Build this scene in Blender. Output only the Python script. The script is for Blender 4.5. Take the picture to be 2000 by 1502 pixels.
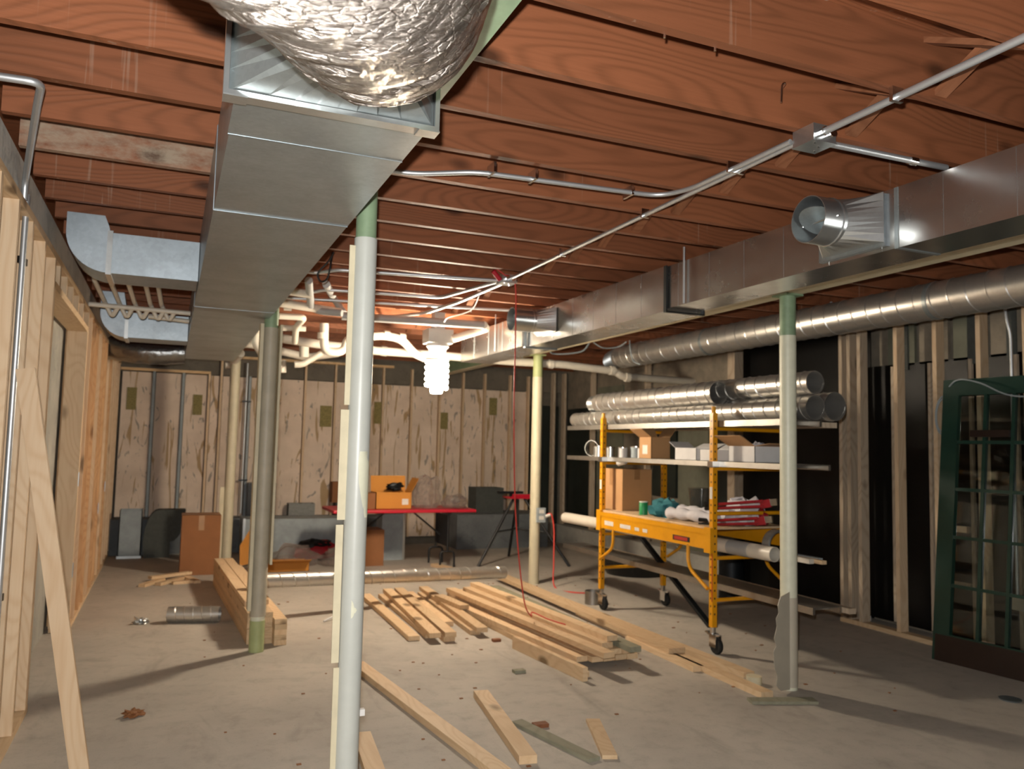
import bpy, math, random
from mathutils import Vector, Matrix, noise as mn

for o in list(bpy.data.objects): bpy.data.objects.remove(o, do_unlink=True)
SC = bpy.context.scene
COL = SC.collection
random.seed(7)

# ------------------------------------------------------------ camera
YAW, PITCH, ROLL, FPX = math.radians(22.980), math.radians(4.474), math.radians(1.326), 1572.95
EYE = Vector((0, 0, 1.5))
fw = Vector((math.sin(YAW)*math.cos(PITCH), math.cos(YAW)*math.cos(PITCH), math.sin(PITCH)))
rt = Vector((math.cos(YAW), -math.sin(YAW), 0)); up = rt.cross(fw)
r2 = math.cos(ROLL)*rt + math.sin(ROLL)*up; u2 = -math.sin(ROLL)*rt + math.cos(ROLL)*up
cd = bpy.data.cameras.new('camera'); cam = bpy.data.objects.new('camera', cd); COL.objects.link(cam)
cam.matrix_world = Matrix(((r2.x, u2.x, -fw.x, EYE.x), (r2.y, u2.y, -fw.y, EYE.y), (r2.z, u2.z, -fw.z, EYE.z), (0, 0, 0, 1)))
cd.sensor_width = 36; cd.sensor_fit = 'HORIZONTAL'; cd.lens = FPX/2000*36; cd.clip_start = .05
cd.dof.use_dof = True; cd.dof.focus_distance = 2.3; cd.dof.aperture_fstop = 4.5
SC.camera = cam

# ------------------------------------------------------------ world, lights, exposure
w = bpy.data.worlds.new('world'); SC.world = w; w.use_nodes = True
w.node_tree.nodes['Background'].inputs[0].default_value = (.5, .55, .6, 1)
w.node_tree.nodes['Background'].inputs[1].default_value = .02
fl = bpy.data.lights.new('camera_flash', 'SPOT'); fl.energy = FLASH = 440; fl.color = (1, .97, .93)
fl.spot_size = math.radians(150); fl.spot_blend = .3; fl.shadow_soft_size = .02
flo = bpy.data.objects.new('camera_flash', fl); COL.objects.link(flo)
flo.location = (-.03, .02, 1.61); flo.rotation_euler = fw.to_track_quat('-Z', 'Y').to_euler()
LAMP_STRENGTH = 290.0; LAMP_COLOR = (1, .84, .64)
SC.view_settings.view_transform = 'Standard'; SC.view_settings.look = 'None'
SC.view_settings.gamma = 1; SC.view_settings.use_curve_mapping = False
SC.view_settings.exposure = 0.18

# ------------------------------------------------------------ materials
def srgb(h):
    c = [int(h[i:i+2], 16)/255 for i in (0, 2, 4)]
    return tuple((x/12.92 if x <= .04045 else ((x+.055)/1.055)**2.4) for x in c) + (1,)
MATS = {}
class NT:
    def __init__(s, name):
        s.m = bpy.data.materials.new(name); s.m.use_nodes = True
        s.t = s.m.node_tree; s.b = s.t.nodes['Principled BSDF']; MATS[name] = s.m
    def n(s, typ, **k):
        nd = s.t.nodes.new(typ)
        for a, v in k.items():
            if a.startswith('i_'):
                key = a[2:]; key = int(key) if key.isdigit() else key.replace('_', ' ')
                if hasattr(v, 'is_output'): s.t.links.new(v, nd.inputs[key])
                else: nd.inputs[key].default_value = v
            else: setattr(nd, a, v)
        return nd
    def link(s, a, b): s.t.links.new(a, b)
    def math(s, op, a, b=0.0, c=False):
        nd = s.n('ShaderNodeMath', operation=op, use_clamp=c)
        for i, v in enumerate((a, b)):
            if hasattr(v, 'is_output'): s.link(v, nd.inputs[i])
            else: nd.inputs[i].default_value = v
        return nd.outputs[0]
    def mix(s, f, a, b, typ='MIX'):
        nd = s.n('ShaderNodeMix', data_type='RGBA', blend_type=typ)
        for i, v in ((0, f), (6, a), (7, b)):
            if hasattr(v, 'is_output'): s.link(v, nd.inputs[i])
            else: nd.inputs[i].default_value = v
        return nd.outputs[2]
    def coords(s, sc=(1, 1, 1), rnd=True):
        tc = s.n('ShaderNodeTexCoord').outputs['Object']
        if rnd:
            oi = s.n('ShaderNodeObjectInfo')
            r = s.math('MULTIPLY', oi.outputs['Random'], 37.0)
            cx = s.n('ShaderNodeCombineXYZ', i_0=r, i_1=r, i_2=r).outputs[0]
            tc = s.n('ShaderNodeVectorMath', operation='ADD', i_0=tc, i_1=cx).outputs[0]
        return s.n('ShaderNodeMapping', i_0=tc, i_3=sc).outputs[0]
    def noise(s, v, sc, d=3.0, rough=.55, dist=0.0):
        return s.n('ShaderNodeTexNoise', i_Vector=v, i_Scale=sc, i_Detail=d, i_Roughness=rough, i_Distortion=dist).outputs[0]
    def ramp(s, f, a, b, ca=(0, 0, 0, 1), cb=(1, 1, 1, 1)):
        r = s.n('ShaderNodeValToRGB', i_0=f); e = r.color_ramp.elements
        e[0].position, e[1].position = a, b; e[0].color, e[1].color = ca, cb
        return r.outputs[0]
    def bump(s, h, st, dist=.01):
        s.link(s.n('ShaderNodeBump', i_Height=h, i_Strength=st, i_Distance=dist).outputs[0], s.b.inputs['Normal'])
    def base(s, c):
        if hasattr(c, 'is_output'): s.link(c, s.b.inputs['Base Color'])
        else: s.b.inputs['Base Color'].default_value = c
    def set(s, **k):
        for a, v in k.items():
            i = s.b.inputs[a.replace('_', ' ')]
            if hasattr(v, 'is_output'): s.link(v, i)
            else: i.default_value = v

def wood(name, light, dark, axis='x', knot=.5, rough=.65, drips=False, wash=0, freq=9, spec=.3, vary=.25, grain=.4):
    t = NT(name); li, da = srgb(light), srgb(dark)
    k = {'x': (.2, 1, 1), 'y': (1, .35, 1), 'z': (1, 1, .35)}[axis]
    k2 = {'x': (.05, 1, 1), 'y': (1, .05, 1), 'z': (1, 1, .05)}[axis]
    v = t.coords(k); v2 = t.coords(k2)
    n1 = t.noise(v, 3.2, 1.0, .4, .15)
    ring = t.math('SINE', t.math('MULTIPLY', n1, freq*14.0))
    ring = t.math('POWER', t.math('ADD', t.math('MULTIPLY', ring, .5), .5), 2.5)
    fine = t.noise(v2, 90, 3)
    f = t.math('ADD', t.math('MULTIPLY', ring, grain), t.math('MULTIPLY', fine, .5))
    c = t.mix(t.math('MULTIPLY', f, 1.0, True), li, da)
    big = t.noise(t.coords((.8, .8, .8)), 1.6, 3)
    c = t.mix(t.ramp(big, .3, .75), c, t.mix(.35, c, da))
    oi = t.n('ShaderNodeObjectInfo').outputs['Random']
    hv = t.n('ShaderNodeHueSaturation', i_Color=c, i_Value=t.math('ADD', t.math('MULTIPLY', oi, vary), 1-vary/2)).outputs[0]
    c = hv
    if knot:
        vo = t.n('ShaderNodeTexVoronoi', i_Vector=t.coords({'x': (.5, 1, 1), 'y': (1, .5, 1), 'z': (1, 1, .5)}[axis]), i_Scale=4.2)
        vo.inputs['Randomness'].default_value = 1
        kd = t.ramp(vo.outputs['Distance'], .09, .19, (1, 1, 1, 1), (0, 0, 0, 1))
        sel = t.math('GREATER_THAN', t.n('ShaderNodeSeparateColor', i_0=vo.outputs['Color']).outputs[0], 1-knot)
        c = t.mix(t.math('MULTIPLY', kd, sel), c, tuple(x*.45 for x in da[:3])+(1,))
    if drips:
        dv = t.noise(t.coords((1, 1, .04)), 38, 2, .5)
        dm = t.noise(t.coords((1, 1, .2)), 1.1, 2)
        d = t.math('MULTIPLY', t.ramp(dv, .62, .70), t.ramp(dm, .56, .66))
        c = t.mix(t.math('MULTIPLY', d, .45), c, srgb('a8927f'))
    if wash:
        wn = t.noise(t.coords((1, 1, 2)), 5, 5, .7)
        c = t.mix(t.math('MULTIPLY', t.ramp(wn, .38, .62), wash), c, srgb('a89a86'))
    t.base(c); t.set(Roughness=rough, Specular_IOR_Level=spec); t.bump(f, .25, .004)
    return t.m
def metal(name, col, rough=.34, spangle=.3, scale=60, dirt=.25, met=1.0):
    t = NT(name); v = t.coords()
    vo = t.n('ShaderNodeTexVoronoi', i_Vector=v, i_Scale=scale)
    g = t.n('ShaderNodeSeparateColor', i_0=vo.outputs['Color']).outputs[0]
    c = srgb(col); c2 = tuple(x*.6 for x in c[:3])+(1,)
    cc = t.mix(t.math('MULTIPLY', g, spangle), c, c2)
    d = t.noise(v, 4, 5, .65)
    cc = t.mix(t.math('MULTIPLY', t.ramp(d, .45, .8), dirt), cc, srgb('6b6862'))
    t.base(cc)
    t.set(Metallic=met, Roughness=t.math('ADD', t.math('MULTIPLY', d, .22), rough-.1))
    t.bump(t.noise(v, 2.5, 2), .25, .02)
    return t.m
def plain(name, col, rough=.5, met=0, var=.12, scale=9, spec=.5, bump=.1, trans=0, alpha=1, emit=0, col2=None):
    t = NT(name); c = srgb(col); d = srgb(col2) if col2 else tuple(x*(1-var*2) for x in c[:3])+(1,)
    v = t.coords(); nz = t.noise(v, scale, 5, .6)
    t.base(t.mix(t.ramp(nz, .35, .7), c, d))
    t.set(Roughness=rough, Metallic=met, Specular_IOR_Level=spec)
    if bump: t.bump(nz, bump, .01)
    if trans: t.set(Transmission_Weight=trans)
    if alpha < 1: t.set(Alpha=alpha)
    if emit: t.set(Emission_Color=LAMP_COLOR+(1,), Emission_Strength=emit)
    return t.m

wood('joist_wood', '8d5639', '673e26', 'x', .4, .62, drips=True, freq=11, spec=.3, vary=.35, grain=.4)
wood('joist_wood_whitewashed', '9a6a50', '6e4634', 'x', .4, .8, wash=.8)
wood('bridging_wood', '8f5f42', '6b4028', 'y', 0, .7)
wood('pine_upright', 'd8c2a4', 'bd9c78', 'z', .8, .6, grain=.3)
wood('pine_upright_orange', 'd4ae82', 'b4875a', 'z', .5, .6)
wood('pine_along', 'dcc3a0', 'bf9c74', 'y', .7, .6, grain=.3)
wood('pine_across', 'dcc096', 'bb9568', 'x', .5, .6)
wood('pine_grey', 'c6b6a0', '9a8670', 'z', .5, .75)
wood('pine_green', '96937f', '7d7b68', 'y', 0, .75)
metal('galvanised', 'a2abad', .36, .25, 70, .35, .72); metal('galvanised_mirror', 'c6c6c4', .24, .08, 90, .15, .97)
metal('galvanised_matte', 'a5b0b8', .45, .25, 55, .25)
metal('galvanised_bright', 'cbd0d1', .30, .12, 90, .12, .92)
metal('spiral_metal', 'cfccc6', .34, .12, 80, .15, .85)
metal('conduit_metal', 'c6cacd', .42, .1, 200, .15, .75)
metal('chrome', 'dddddd', .18, 0, 10, 0)
metal('aluminium', 'a9a59e', .45, .1, 100, .4)
plain('dark_metal', '23272a', .45, .6)
plain('black_paint', '17181a', .45)
plain('black_plastic', '0c0d0e', .3)
plain('rubber', '101010', .7)
plain('pvc', 'cfc8ba', .4, var=.06)
plain('pvc_grey', '9c9d9c', .4, var=.06)
plain('white_box', 'd8d6d4', .6, var=.05)
plain('cream_paint', 'd6d6c0', .42, var=.05, scale=14)
plain('cream_strip', 'cdc3a6', .6, var=.08)
plain('sleeve_white', 'b9bcb6', .38, var=.05, scale=6)
plain('green_paint', '88a080', .5, var=.12)
plain('green_bright', 'a9b27e', .5, var=.1)
plain('door_green', '1d3a30', .3, var=.1)
plain('kick_brown', '2a1c16', .4, var=.1)
plain('yellow_paint', 'd9960c', .35, var=.06)
plain('red_plastic', 'b0122a', .4, var=.05)
plain('cord_red', 'c23a30', .5, var=.02)
plain('red_tool', '8e1420', .35)
plain('cardboard', 'b48a5e', .8, var=.06, scale=4)
plain('cardboard_dark', '8a5a34', .8, var=.08, scale=4)
plain('sleeve_beige', 'b3ab98', .5, var=.08); plain('cream_old', 'c2baa0', .5, var=.06); plain('cardboard_orange', 'bd7d2c', .75, var=.06, scale=4)
plain('tape', 'a07850', .35)
plain('block_grey', '8b8c88', .9, var=.12, scale=30)
plain('dark_block', '4c4f4b', .9, var=.12, scale=20)
plain('sheet_grey', '9aa3a6', .6, var=.12, scale=8)
plain('osb', '8f8350', .8, var=.25, scale=60)
plain('green_can', '1f8a50', .4)
plain('teal_cloth', '2c6f78', .9)
plain('film', 'b8b09f', .35, var=.05)
plain('foil_small', '9a9c9c', .22, .9, scale=12, bump=1.0); plain('blackout_film', '0b0c0c', .42, spec=.2, var=.3, scale=3, bump=.5)
plain('dark_green_board', '1c2622', .45, var=.3, scale=4)
plain('khaki_board', '6f7060', .8, var=.15, scale=5)
plain('red_label', 'b02c1c', .5)
plain('white_label', 'd8d4cc', .5)
plain('rag_white', 'cfccd0', .9, var=.12, scale=6, bump=.6)
plain('stucco', '8c8272', .9, var=.2, scale=5)
plain('bag_red', 'b01c28', .6); plain('bag_black', '161616', .6)
# clear wrinkled plastic
t = NT('clear_plastic'); v = t.coords(); nz = t.noise(v, 14, 5, .7, 1)
t.base(srgb('cdbfb6')); t.set(Roughness=.15, Transmission_Weight=.6, Alpha=t.ramp(nz, .3, .7, (.25,)*3+(1,), (.6,)*3+(1,))); t.bump(nz, 1, .05)
t = NT('window_glass'); t.base(srgb('e8f0ee')); t.set(Roughness=.03, Transmission_Weight=1.0, IOR=1.45)
t = NT('smoked_plastic'); t.base(srgb('50504a')); t.set(Roughness=.08, Transmission_Weight=.5, Alpha=.85)
# foil wrapped insulation
t = NT('foil_wrap'); v = t.coords((1, 1, 1), False)
sw = t.coords((9, 60, 26), False); n1 = t.noise(sw, 2.2, 7, .7, .8)
n2 = t.noise(v, 19, 4, .6, 1.5); vo = t.n('ShaderNodeTexVoronoi', i_Vector=t.coords((1, 3, 2), False), i_Scale=24, feature='DISTANCE_TO_EDGE').outputs[0]
h = t.math('ADD', t.math('MULTIPLY', n1, .7), t.math('ADD', t.math('MULTIPLY', n2, .4), t.math('MULTIPLY', t.ramp(vo, 0, .08), .25)))
t.base(t.mix(t.ramp(n2, .3, .8), srgb('a8a19a'), srgb('6b655f'))); t.set(Metallic=.88, Roughness=.27); t.bump(h, .85, .012)
# floor
t = NT('concrete_floor'); v = t.coords((1, 1, 1), False)
a = t.noise(v, 1.1, 5, .6); b = t.noise(v, 9, 6, .7); st = t.noise(t.coords((1, .35, 1), False), 4, 4, .6, .8)
c = t.mix(t.ramp(a, .35, .7), srgb('b8b0a4'), srgb('a19a90'))
c = t.mix(t.math('MULTIPLY', t.ramp(b, .5, .85), .5), c, srgb('7c7468'))
c = t.mix(t.math('MULTIPLY', t.ramp(st, .58, .75), .35), c, srgb('6e675e'))
sp = t.noise(v, 130, 2); c = t.mix(t.math('MULTIPLY', t.ramp(sp, .66, .74), .4), c, srgb('585048'))
t.base(c); t.set(Roughness=.72); t.bump(b, .15, .01)
# concrete walls
def conc(name, a_, b_, stain):
    t = NT(name); v = t.coords((1, 1, 1), False)
    c = t.mix(t.ramp(t.noise(v, 2.2, 6, .65), .35, .7), srgb(a_), srgb(b_))
    c = t.mix(t.math('MULTIPLY', t.ramp(t.noise(v, 7, 4, .6, 1.5), .55, .7), .5), c, srgb(stain))
    t.base(c); t.set(Roughness=.85); t.bump(t.noise(v, 25, 4), .3, .01)
conc('concrete_wall', 'a8a59c', '8a8982', '6d7678'); conc('concrete_beam_lit', 'dddbd4', 'bebdb7', '8e9090'); conc('concrete_dark', '6e675c', '5a554c', '4a4740')  # beam colour lightened to stand in for flash light it barely catches
conc('ledge_concrete', '6c6f70', '585c5e', '4a4e50')
# foam board with glue stains
t = NT('foam_board'); v = t.coords((1, 1, 1))
c = t.mix(t.ramp(t.noise(v, 3, 4), .35, .7), srgb('dcc9b6'), srgb('c8b5a2'))
g = t.noise(t.coords((2.2, 1, .28)), 3.1, 3, .5, 2.0)
c = t.mix(t.math('MULTIPLY', t.ramp(g, .60, .63), .75), c, srgb('94733a'))
g = t.noise(t.coords((1.5, 1, .5)), 5, 3, .5, 2.5)
c = t.mix(t.math('MULTIPLY', t.ramp(g, .63, .67), .7), c, srgb('6c6a66'))
t.base(c); t.set(Roughness=.75); t.bump(t.noise(v, 30, 3), .2, .005)
plain('cfl_glass', 'ffffff', .3, emit=LAMP_STRENGTH, bump=0)

# ------------------------------------------------------------ geometry helpers
V = Vector
class MB:
    def __init__(s): s.v = []; s.f = []
    def add(s, vs, fs):
        n = len(s.v); s.v += [tuple(p) for p in vs]; s.f += [tuple(i+n for i in f) for f in fs]; return s
    def box(s, x0, x1, y0, y1, z0, z1):
        return s.add([(x0, y0, z0), (x1, y0, z0), (x1, y1, z0), (x0, y1, z0), (x0, y0, z1), (x1, y0, z1), (x1, y1, z1), (x0, y1, z1)],
                     [(3, 2, 1, 0), (4, 5, 6, 7), (0, 1, 5, 4), (1, 2, 6, 5), (2, 3, 7, 6), (3, 0, 4, 7)])
    def bar(s, p0, p1, w, h, upv=(0, 0, 1), roll=0):
        p0, p1 = V(p0), V(p1); d = (p1-p0).normalized(); a = d.cross(V(upv))
        if a.length < 1e-4: a = d.cross(V((1, 0, 0)))
        a.normalize(); b = a.cross(d)
        if roll: q = Matrix.Rotation(roll, 3, d); a = q @ a; b = q @ b
        a, b = a*w/2, b*h/2
        vs = [p+q for p in (p0, p1) for q in (-a-b, a-b, a+b, -a+b)]
        return s.add(vs, [(0, 1, 2, 3), (7, 6, 5, 4), (0, 4, 5, 1), (1, 5, 6, 2), (2, 6, 7, 3), (3, 7, 4, 0)])
    def frames(s, pts):
        pts = [V(p) for p in pts]; T = []
        for i in range(len(pts)):
            a = pts[max(i-1, 0)]; b = pts[min(i+1, len(pts)-1)]; T.append((b-a).normalized())
        n = T[0].cross(V((0, 0, 1)))
        if n.length < .05: n = T[0].cross(V((1, 0, 0)))
        n.normalize(); out = []
        for i, tt in enumerate(T):
            n = (n - tt*n.dot(tt)).normalized(); out.append((pts[i], n, tt.cross(n)))
        return out
    def tube(s, pts, r, n=12, caps=True):
        fr = s.frames(pts); rr = r if isinstance(r, (list, tuple)) else [r]*len(fr); vs = []
        for (p, a, b), q in zip(fr, rr):
            vs += [p + a*math.cos(2*math.pi*k/n)*q + b*math.sin(2*math.pi*k/n)*q for k in range(n)]
        fs = [(i*n+k, i*n+(k+1) % n, (i+1)*n+(k+1) % n, (i+1)*n+k) for i in range(len(fr)-1) for k in range(n)]
        if caps: fs += [tuple(range(n-1, -1, -1)), tuple(range((len(fr)-1)*n, len(fr)*n))]
        return s.add(vs, fs)
    def pipe(s, pts, r, th=.002, n=28):           # hollow, open ends
        s.tube(pts, r, n, False); m = MB(); m.tube(pts, r-th, n, False); k = len(s.v)
        s.add(m.v, [f[::-1] for f in m.f]); L = len(m.v); o = k-L
        for base, flip in ((0, 0), (L-n, 1)):
            for i in range(n):
                j = (i+1) % n; q = (o+base+i, k+base+i, k+base+j, o+base+j); s.f.append(q if not flip else q[::-1])
        return s
    def helix(s, p0, p1, r, turns, tr, n=3, seg=22):
        p0, p1 = V(p0), V(p1); fr = s.frames([p0, p1]); _, a, b = fr[0]; N = int(turns*seg)
        return s.tube([p0.lerp(p1, i/N)+(a*math.cos(2*math.pi*i/seg)+b*math.sin(2*math.pi*i/seg))*r for i in range(N+1)], tr, n)
    def lathe(s, prof, c, n=20, axis=(0, 0, 1)):   # prof: (r, h)
        q = V((0, 0, 1)).rotation_difference(V(axis)); vs = []; c = V(c)
        for r, h in prof: vs += [c + q @ V((r*math.cos(2*math.pi*k/n), r*math.sin(2*math.pi*k/n), h)) for k in range(n)]
        fs = [(i*n+k, i*n+(k+1) % n, (i+1)*n+(k+1) % n, (i+1)*n+k) for i in range(len(prof)-1) for k in range(n)]
        fs += [tuple(range(n-1, -1, -1)), tuple(range((len(prof)-1)*n, len(prof)*n))]
        return s.add(vs, fs)
    def prism(s, poly, off):                       # polygon of 3-D points, extruded
        n = len(poly); off = V(off); vs = [V(p) for p in poly]+[V(p)+off for p in poly]
        return s.add(vs, [tuple(range(n)), tuple(range(2*n-1, n-1, -1))]+[(i, i+n, (i+1) % n+n, (i+1) % n) for i in range(n)])
    def blob(s, c, rx, ry, rz, amp=.25, n=18, m=10, seed=0, fr=4.0, flat=True):
        vs = []; c = V(c)
        for i in range(m+1):
            th = math.pi*i/m
            for k in range(n):
                ph = 2*math.pi*k/n; d = V((math.sin(th)*math.cos(ph), math.sin(th)*math.sin(ph), math.cos(th)))
                f = 1+amp*mn.noise(d*fr*.6+V((seed, 0, seed)))+amp*.5*mn.noise(d*fr*1.7+V((0, seed, 3)))
                p = V((d.x*rx, d.y*ry, d.z*rz))*f
                if flat: p.z = max(p.z, -rz*.55)
                vs.append(c+p)
        return s.add(vs, [(i*n+k, (i+1)*n+k, (i+1)*n+(k+1) % n, i*n+(k+1) % n) for i in range(m) for k in range(n)])
    def build(s, name, mat, parent=None, smooth=True):
        xs, ys, zs = zip(*s.v)
        L = V(((min(xs)+max(xs))/2, (min(ys)+max(ys))/2, min(zs)))
        me = bpy.data.meshes.new(name); me.from_pydata([V(p)-L for p in s.v], [], s.f); me.validate()
        import bmesh
        bm = bmesh.new(); bm.from_mesh(me); bmesh.ops.recalc_face_normals(bm, faces=bm.faces); bm.to_mesh(me); bm.free()
        me.materials.append(MATS[mat])
        if smooth: me.shade_smooth(); me.set_sharp_from_angle(angle=math.radians(38))
        o = bpy.data.objects.new(name, me); COL.objects.link(o)
        o['_w'] = tuple(L)
        if parent: o.parent = parent; o.location = L-V(parent['_w'])
        else: o.location = L
        return o
def tag(o, label=None, cat=None, group=None, kind=None):
    if label: o['label'] = label
    if cat: o['category'] = cat
    if group: o['group'] = group
    if kind: o['kind'] = kind
    return o
def thing(name, loc, label, cat, group=None):
    o = bpy.data.objects.new(name, None); o.empty_display_size = .05; COL.objects.link(o); o.location = loc; o['_w'] = tuple(loc)
    return tag(o, label, cat, group)
def bx(name, mat, parent, *b): return MB().box(*b).build(name, mat, parent, False)
def arc(p0, p1, p2, n=6):                          # quadratic curve
    p0, p1, p2 = V(p0), V(p1), V(p2)
    return [p0*(1-q)**2+p1*2*q*(1-q)+p2*q*q for q in [i/n for i in range(n+1)]]
def rounded(pts, r=.06, n=5):
    pts = [V(p) for p in pts]; out = [pts[0]]
    for i in range(1, len(pts)-1):
        a = (pts[i-1]-pts[i]); b = (pts[i+1]-pts[i]); ra = min(r, a.length*.45); rb = min(r, b.length*.45)
        out += arc(pts[i]+a.normalized()*ra, pts[i], pts[i]+b.normalized()*rb, n)
    return out+[pts[-1]]
def curve(pts, n=8):                               # catmull-rom
    pts = [V(p) for p in pts]; P = [pts[0]]+pts+[pts[-1]]; out = []
    for i in range(1, len(P)-2):
        for k in range(n):
            q = k/n; a, b, c, d = P[i-1], P[i], P[i+1], P[i+2]
            out.append(.5*((2*b)+(c-a)*q+(2*a-5*b+4*c-d)*q*q+(3*b-a-3*c+d)*q**3))
    return out+[pts[-1]]

# ============================================================ SETTING
BACK = 12.0
fl_ = tag(bx('floor', 'concrete_floor', None, -.95, 7.2, -3.5, 12.6, -.12, 0), kind='structure')
ceil = tag(bx('ceiling', 'joist_wood', None, -.95, 7.2, -3.5, 12.6, 2.985, 3.03), kind='structure')
# joists in three spans that butt over the two steel beams
for n in range(-3, 26):
    y = 1.965+.402*n+random.uniform(-.006, .006)
    if y > 11.9: break
    for si, (a, b) in enumerate(((-.66, .725), (.725, 3.745), (3.745, 6.0))):
        wash = (n == 5 and si == 0)
        j = bx('joist', 'joist_wood_whitewashed' if wash else 'joist_wood', ceil, a+.002, b-.002, y-.019, y+.019, 2.75, 2.984)
        if wash: j['label'] = 'whitewashed greyish joist'
for n in range(-3, 24):                            # crossed bridging between joists
    y = 1.965+.402*n
    MB().bar((2.38, y+.02, 2.77), (2.38, y+.382, 2.955), .055, .02, (0, 0, 1)).build('bridging', 'bridging_wood', ceil, False)
    MB().bar((2.43, y+.382, 2.77), (2.43, y+.02, 2.955), .055, .02, (0, 0, 1)).build('bridging', 'bridging_wood', ceil, False)
for x0, x1 in ((.45, .5), (4.5, 4.55)):
    for n in (2, 5): pass
MB().bar((2.86, 1.62, 2.76), (3.35, 1.67, 2.93), .045, .03).build('scrap_batten', 'bridging_wood', ceil, False)

# left wall: concrete behind a stud wall, concrete beam above
wl = tag(bx('wall_left', 'concrete_wall', None, -.95, -.80, -3.5, 12.2, 0, 2.985), kind='structure')
b_ = bx('concrete_beam', 'concrete_beam_lit', wl, -.80, -.67, -3.5, 12.0, 2.545, 2.745)
bx('top_plate', 'pine_along', wl, -.77, -.63, 1.5, 12.0, 2.497, 2.535)
bx('bottom_plate', 'pine_along', wl, -.77, -.63, 1.5, 5.19, 0, .038); bx('bottom_plate', 'pine_along', wl, -.77, -.63, 7.18, 12.0, 0, .038)
def stud(y, x0=-.77, x1=-.63, z0=.038, z1=2.497, mat='pine_upright', name='stud'):
    return bx(name, mat, wl, x0, x1, y, y+.038, z0, z1)
for y in (2.7, 3.1, 3.5, 3.89, 4.27, 4.68, 5.09): stud(y)
stud(5.13, z1=2.335)
bx('header', 'pine_along', wl, -.77, -.63, 5.13, 7.19, 2.335, 2.378)
for y in (5.32, 5.66, 6.02, 6.38, 6.74): stud(y, z0=2.378, name='cripple_stud')
stud(7.15, z1=2.335); stud(7.19)
ys = [7.5, 7.85, 8.2, 8.6, 9.0, 9.4, 9.8, 10.2, 10.6, 11.0, 11.4, 11.8]
for i, y in enumerate(ys): stud(y, mat='pine_upright_orange' if i in (1, 2, 4, 5, 7) else 'pine_upright')
bx('backing_board', 'pine_upright_orange', wl, -.79, -.775, 7.23, 12.0, .04, 2.5)
for (y, z) in ((7.145, 1.12), (7.145, .42), (9.39, .72), (10.19, .9)):
    p = bx('nail_plate', 'galvanised_bright', wl, -.629, -.626, y, y+.04, z, z+.11)

# back wall: concrete, foam boards between studs, footing ledge
wb = tag(bx('wall_far', 'concrete_dark', None, -.95, 7.2, 12.06, 12.2, 0, 2.985), kind='structure')
bx('concrete_band', 'concrete_dark', wb, -.64, 6.2, 11.99, 12.058, 2.42, 2.745)
edges = [-.63, -.215, .155, .49, .645, 1.03, 1.37, 1.80, 2.235, 2.70, 2.955, 3.40, 3.85, 4.235, 4.60, 5.04, 5.36]
metal_at = {-.215, .155, 1.03, 2.70}
for a, b in zip(edges, edges[1:]):
    lo = .12 if 3.0 < a < 4.0 else .46
    bx('foam_board', 'foam_board', wb, a+.024, b-.024, 11.975, 12.055, lo, 2.405+.0*a)
for e in edges[1:]:
    if e in metal_at:
        MB().box(e-.016, e+.016, 11.93, 12.05, .46, 2.42).build('metal_stud', 'sheet_grey', wb, False)
    else:
        bx('stud', 'pine_upright', wb, e-.015, e+.015, 11.92, 12.05, .12 if 3 < e < 4 else .46, 2.66 if e > .5 else 2.42)
bx('top_plate', 'pine_across', wb, -.63, .50, 11.90, 12.05, 2.42, 2.455)
bx('top_plate', 'pine_across', wb, .50, 3.1, 11.90, 12.05, 2.66, 2.695)
for (a, b, c, d) in ((-.54, -.42, 1.89, 2.19), (.29, .41, 1.85, 2.13), (2.03, 2.2, 1.74, 2.05), (2.83, 2.94, 1.81, 2.14), (3.87, 4.0, 1.76, 2.02), (4.69, 4.82, 2.01, 2.285)):
    bx('osb_patch', 'osb', wb, a, b, 11.962, 11.975, c, d)
MB().tube([(.98, 11.88, .5), (.98, 11.88, 2.6)], .014).build('conduit', 'conduit_metal', wb)
for z in (.95, 2.05): bx('conduit_strap', 'dark_metal', wb, .93, 1.05, 11.86, 11.90, z, z+.02)
led = tag(bx('trim_1', 'ledge_concrete', None, -.63, 2.95, 11.62, 12.055, 0, .455), kind='structure')
led2 = tag(bx('trim_2', 'ledge_concrete', None, 3.95, 5.42, 11.25, 12.055, 0, .50), kind='structure')
# beyond the foam: dark green boards and loose studs
bx('green_board', 'dark_green_board', wb, 5.44, 5.95, 12.02, 12.058, .05, 2.2)
for x in (5.52, 5.80, 6.0): bx('stud', 'pine_grey', wb, x-.02, x+.02, 11.88, 11.98, 0, 2.74)
# wall behind the camera closes the room
tag(bx('wall_near', 'concrete_wall', None, -.95, 7.2, -3.6, -3.5, 0, 3.03), kind='structure')

# right wall
wr = tag(bx('wall_right', 'stucco', None, 6.10, 6.25, -3.5, 12.06, 0, 2.985), kind='structure')
bx('blackout_sheet', 'blackout_film', wr, 6.02, 6.03, 5.60, 7.45, .02, 2.74)
bx('blackout_sheet', 'blackout_film', wr, 5.955, 5.965, 1.0, 5.60, .05, 2.32)
for (a, b, m, z0, z1) in ((7.60, 8.05, 'dark_green_board', .3, 2.1), (8.12, 8.75, 'khaki_board', .25, 2.3), (8.8, 9.35, 'dark_green_board', .9, 2.2),
                          (9.4, 10.1, 'stucco', 0, 2.6), (10.15, 10.9, 'khaki_board', .6, 2.45), (10.95, 11.9, 'dark_green_board', .05, 2.15)):
    bx('wall_board', m, wr, 6.06, 6.098, a, b, z0, z1)
bx('concrete_kerb', 'concrete_wall', wr, 5.85, 6.1, 7.5, 11.9, 0, .28)
for y in (9.38, 10.93): bx('stud', 'pine_grey', wr, 5.97, 6.05, y, y+.04, 0, 2.74)
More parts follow.
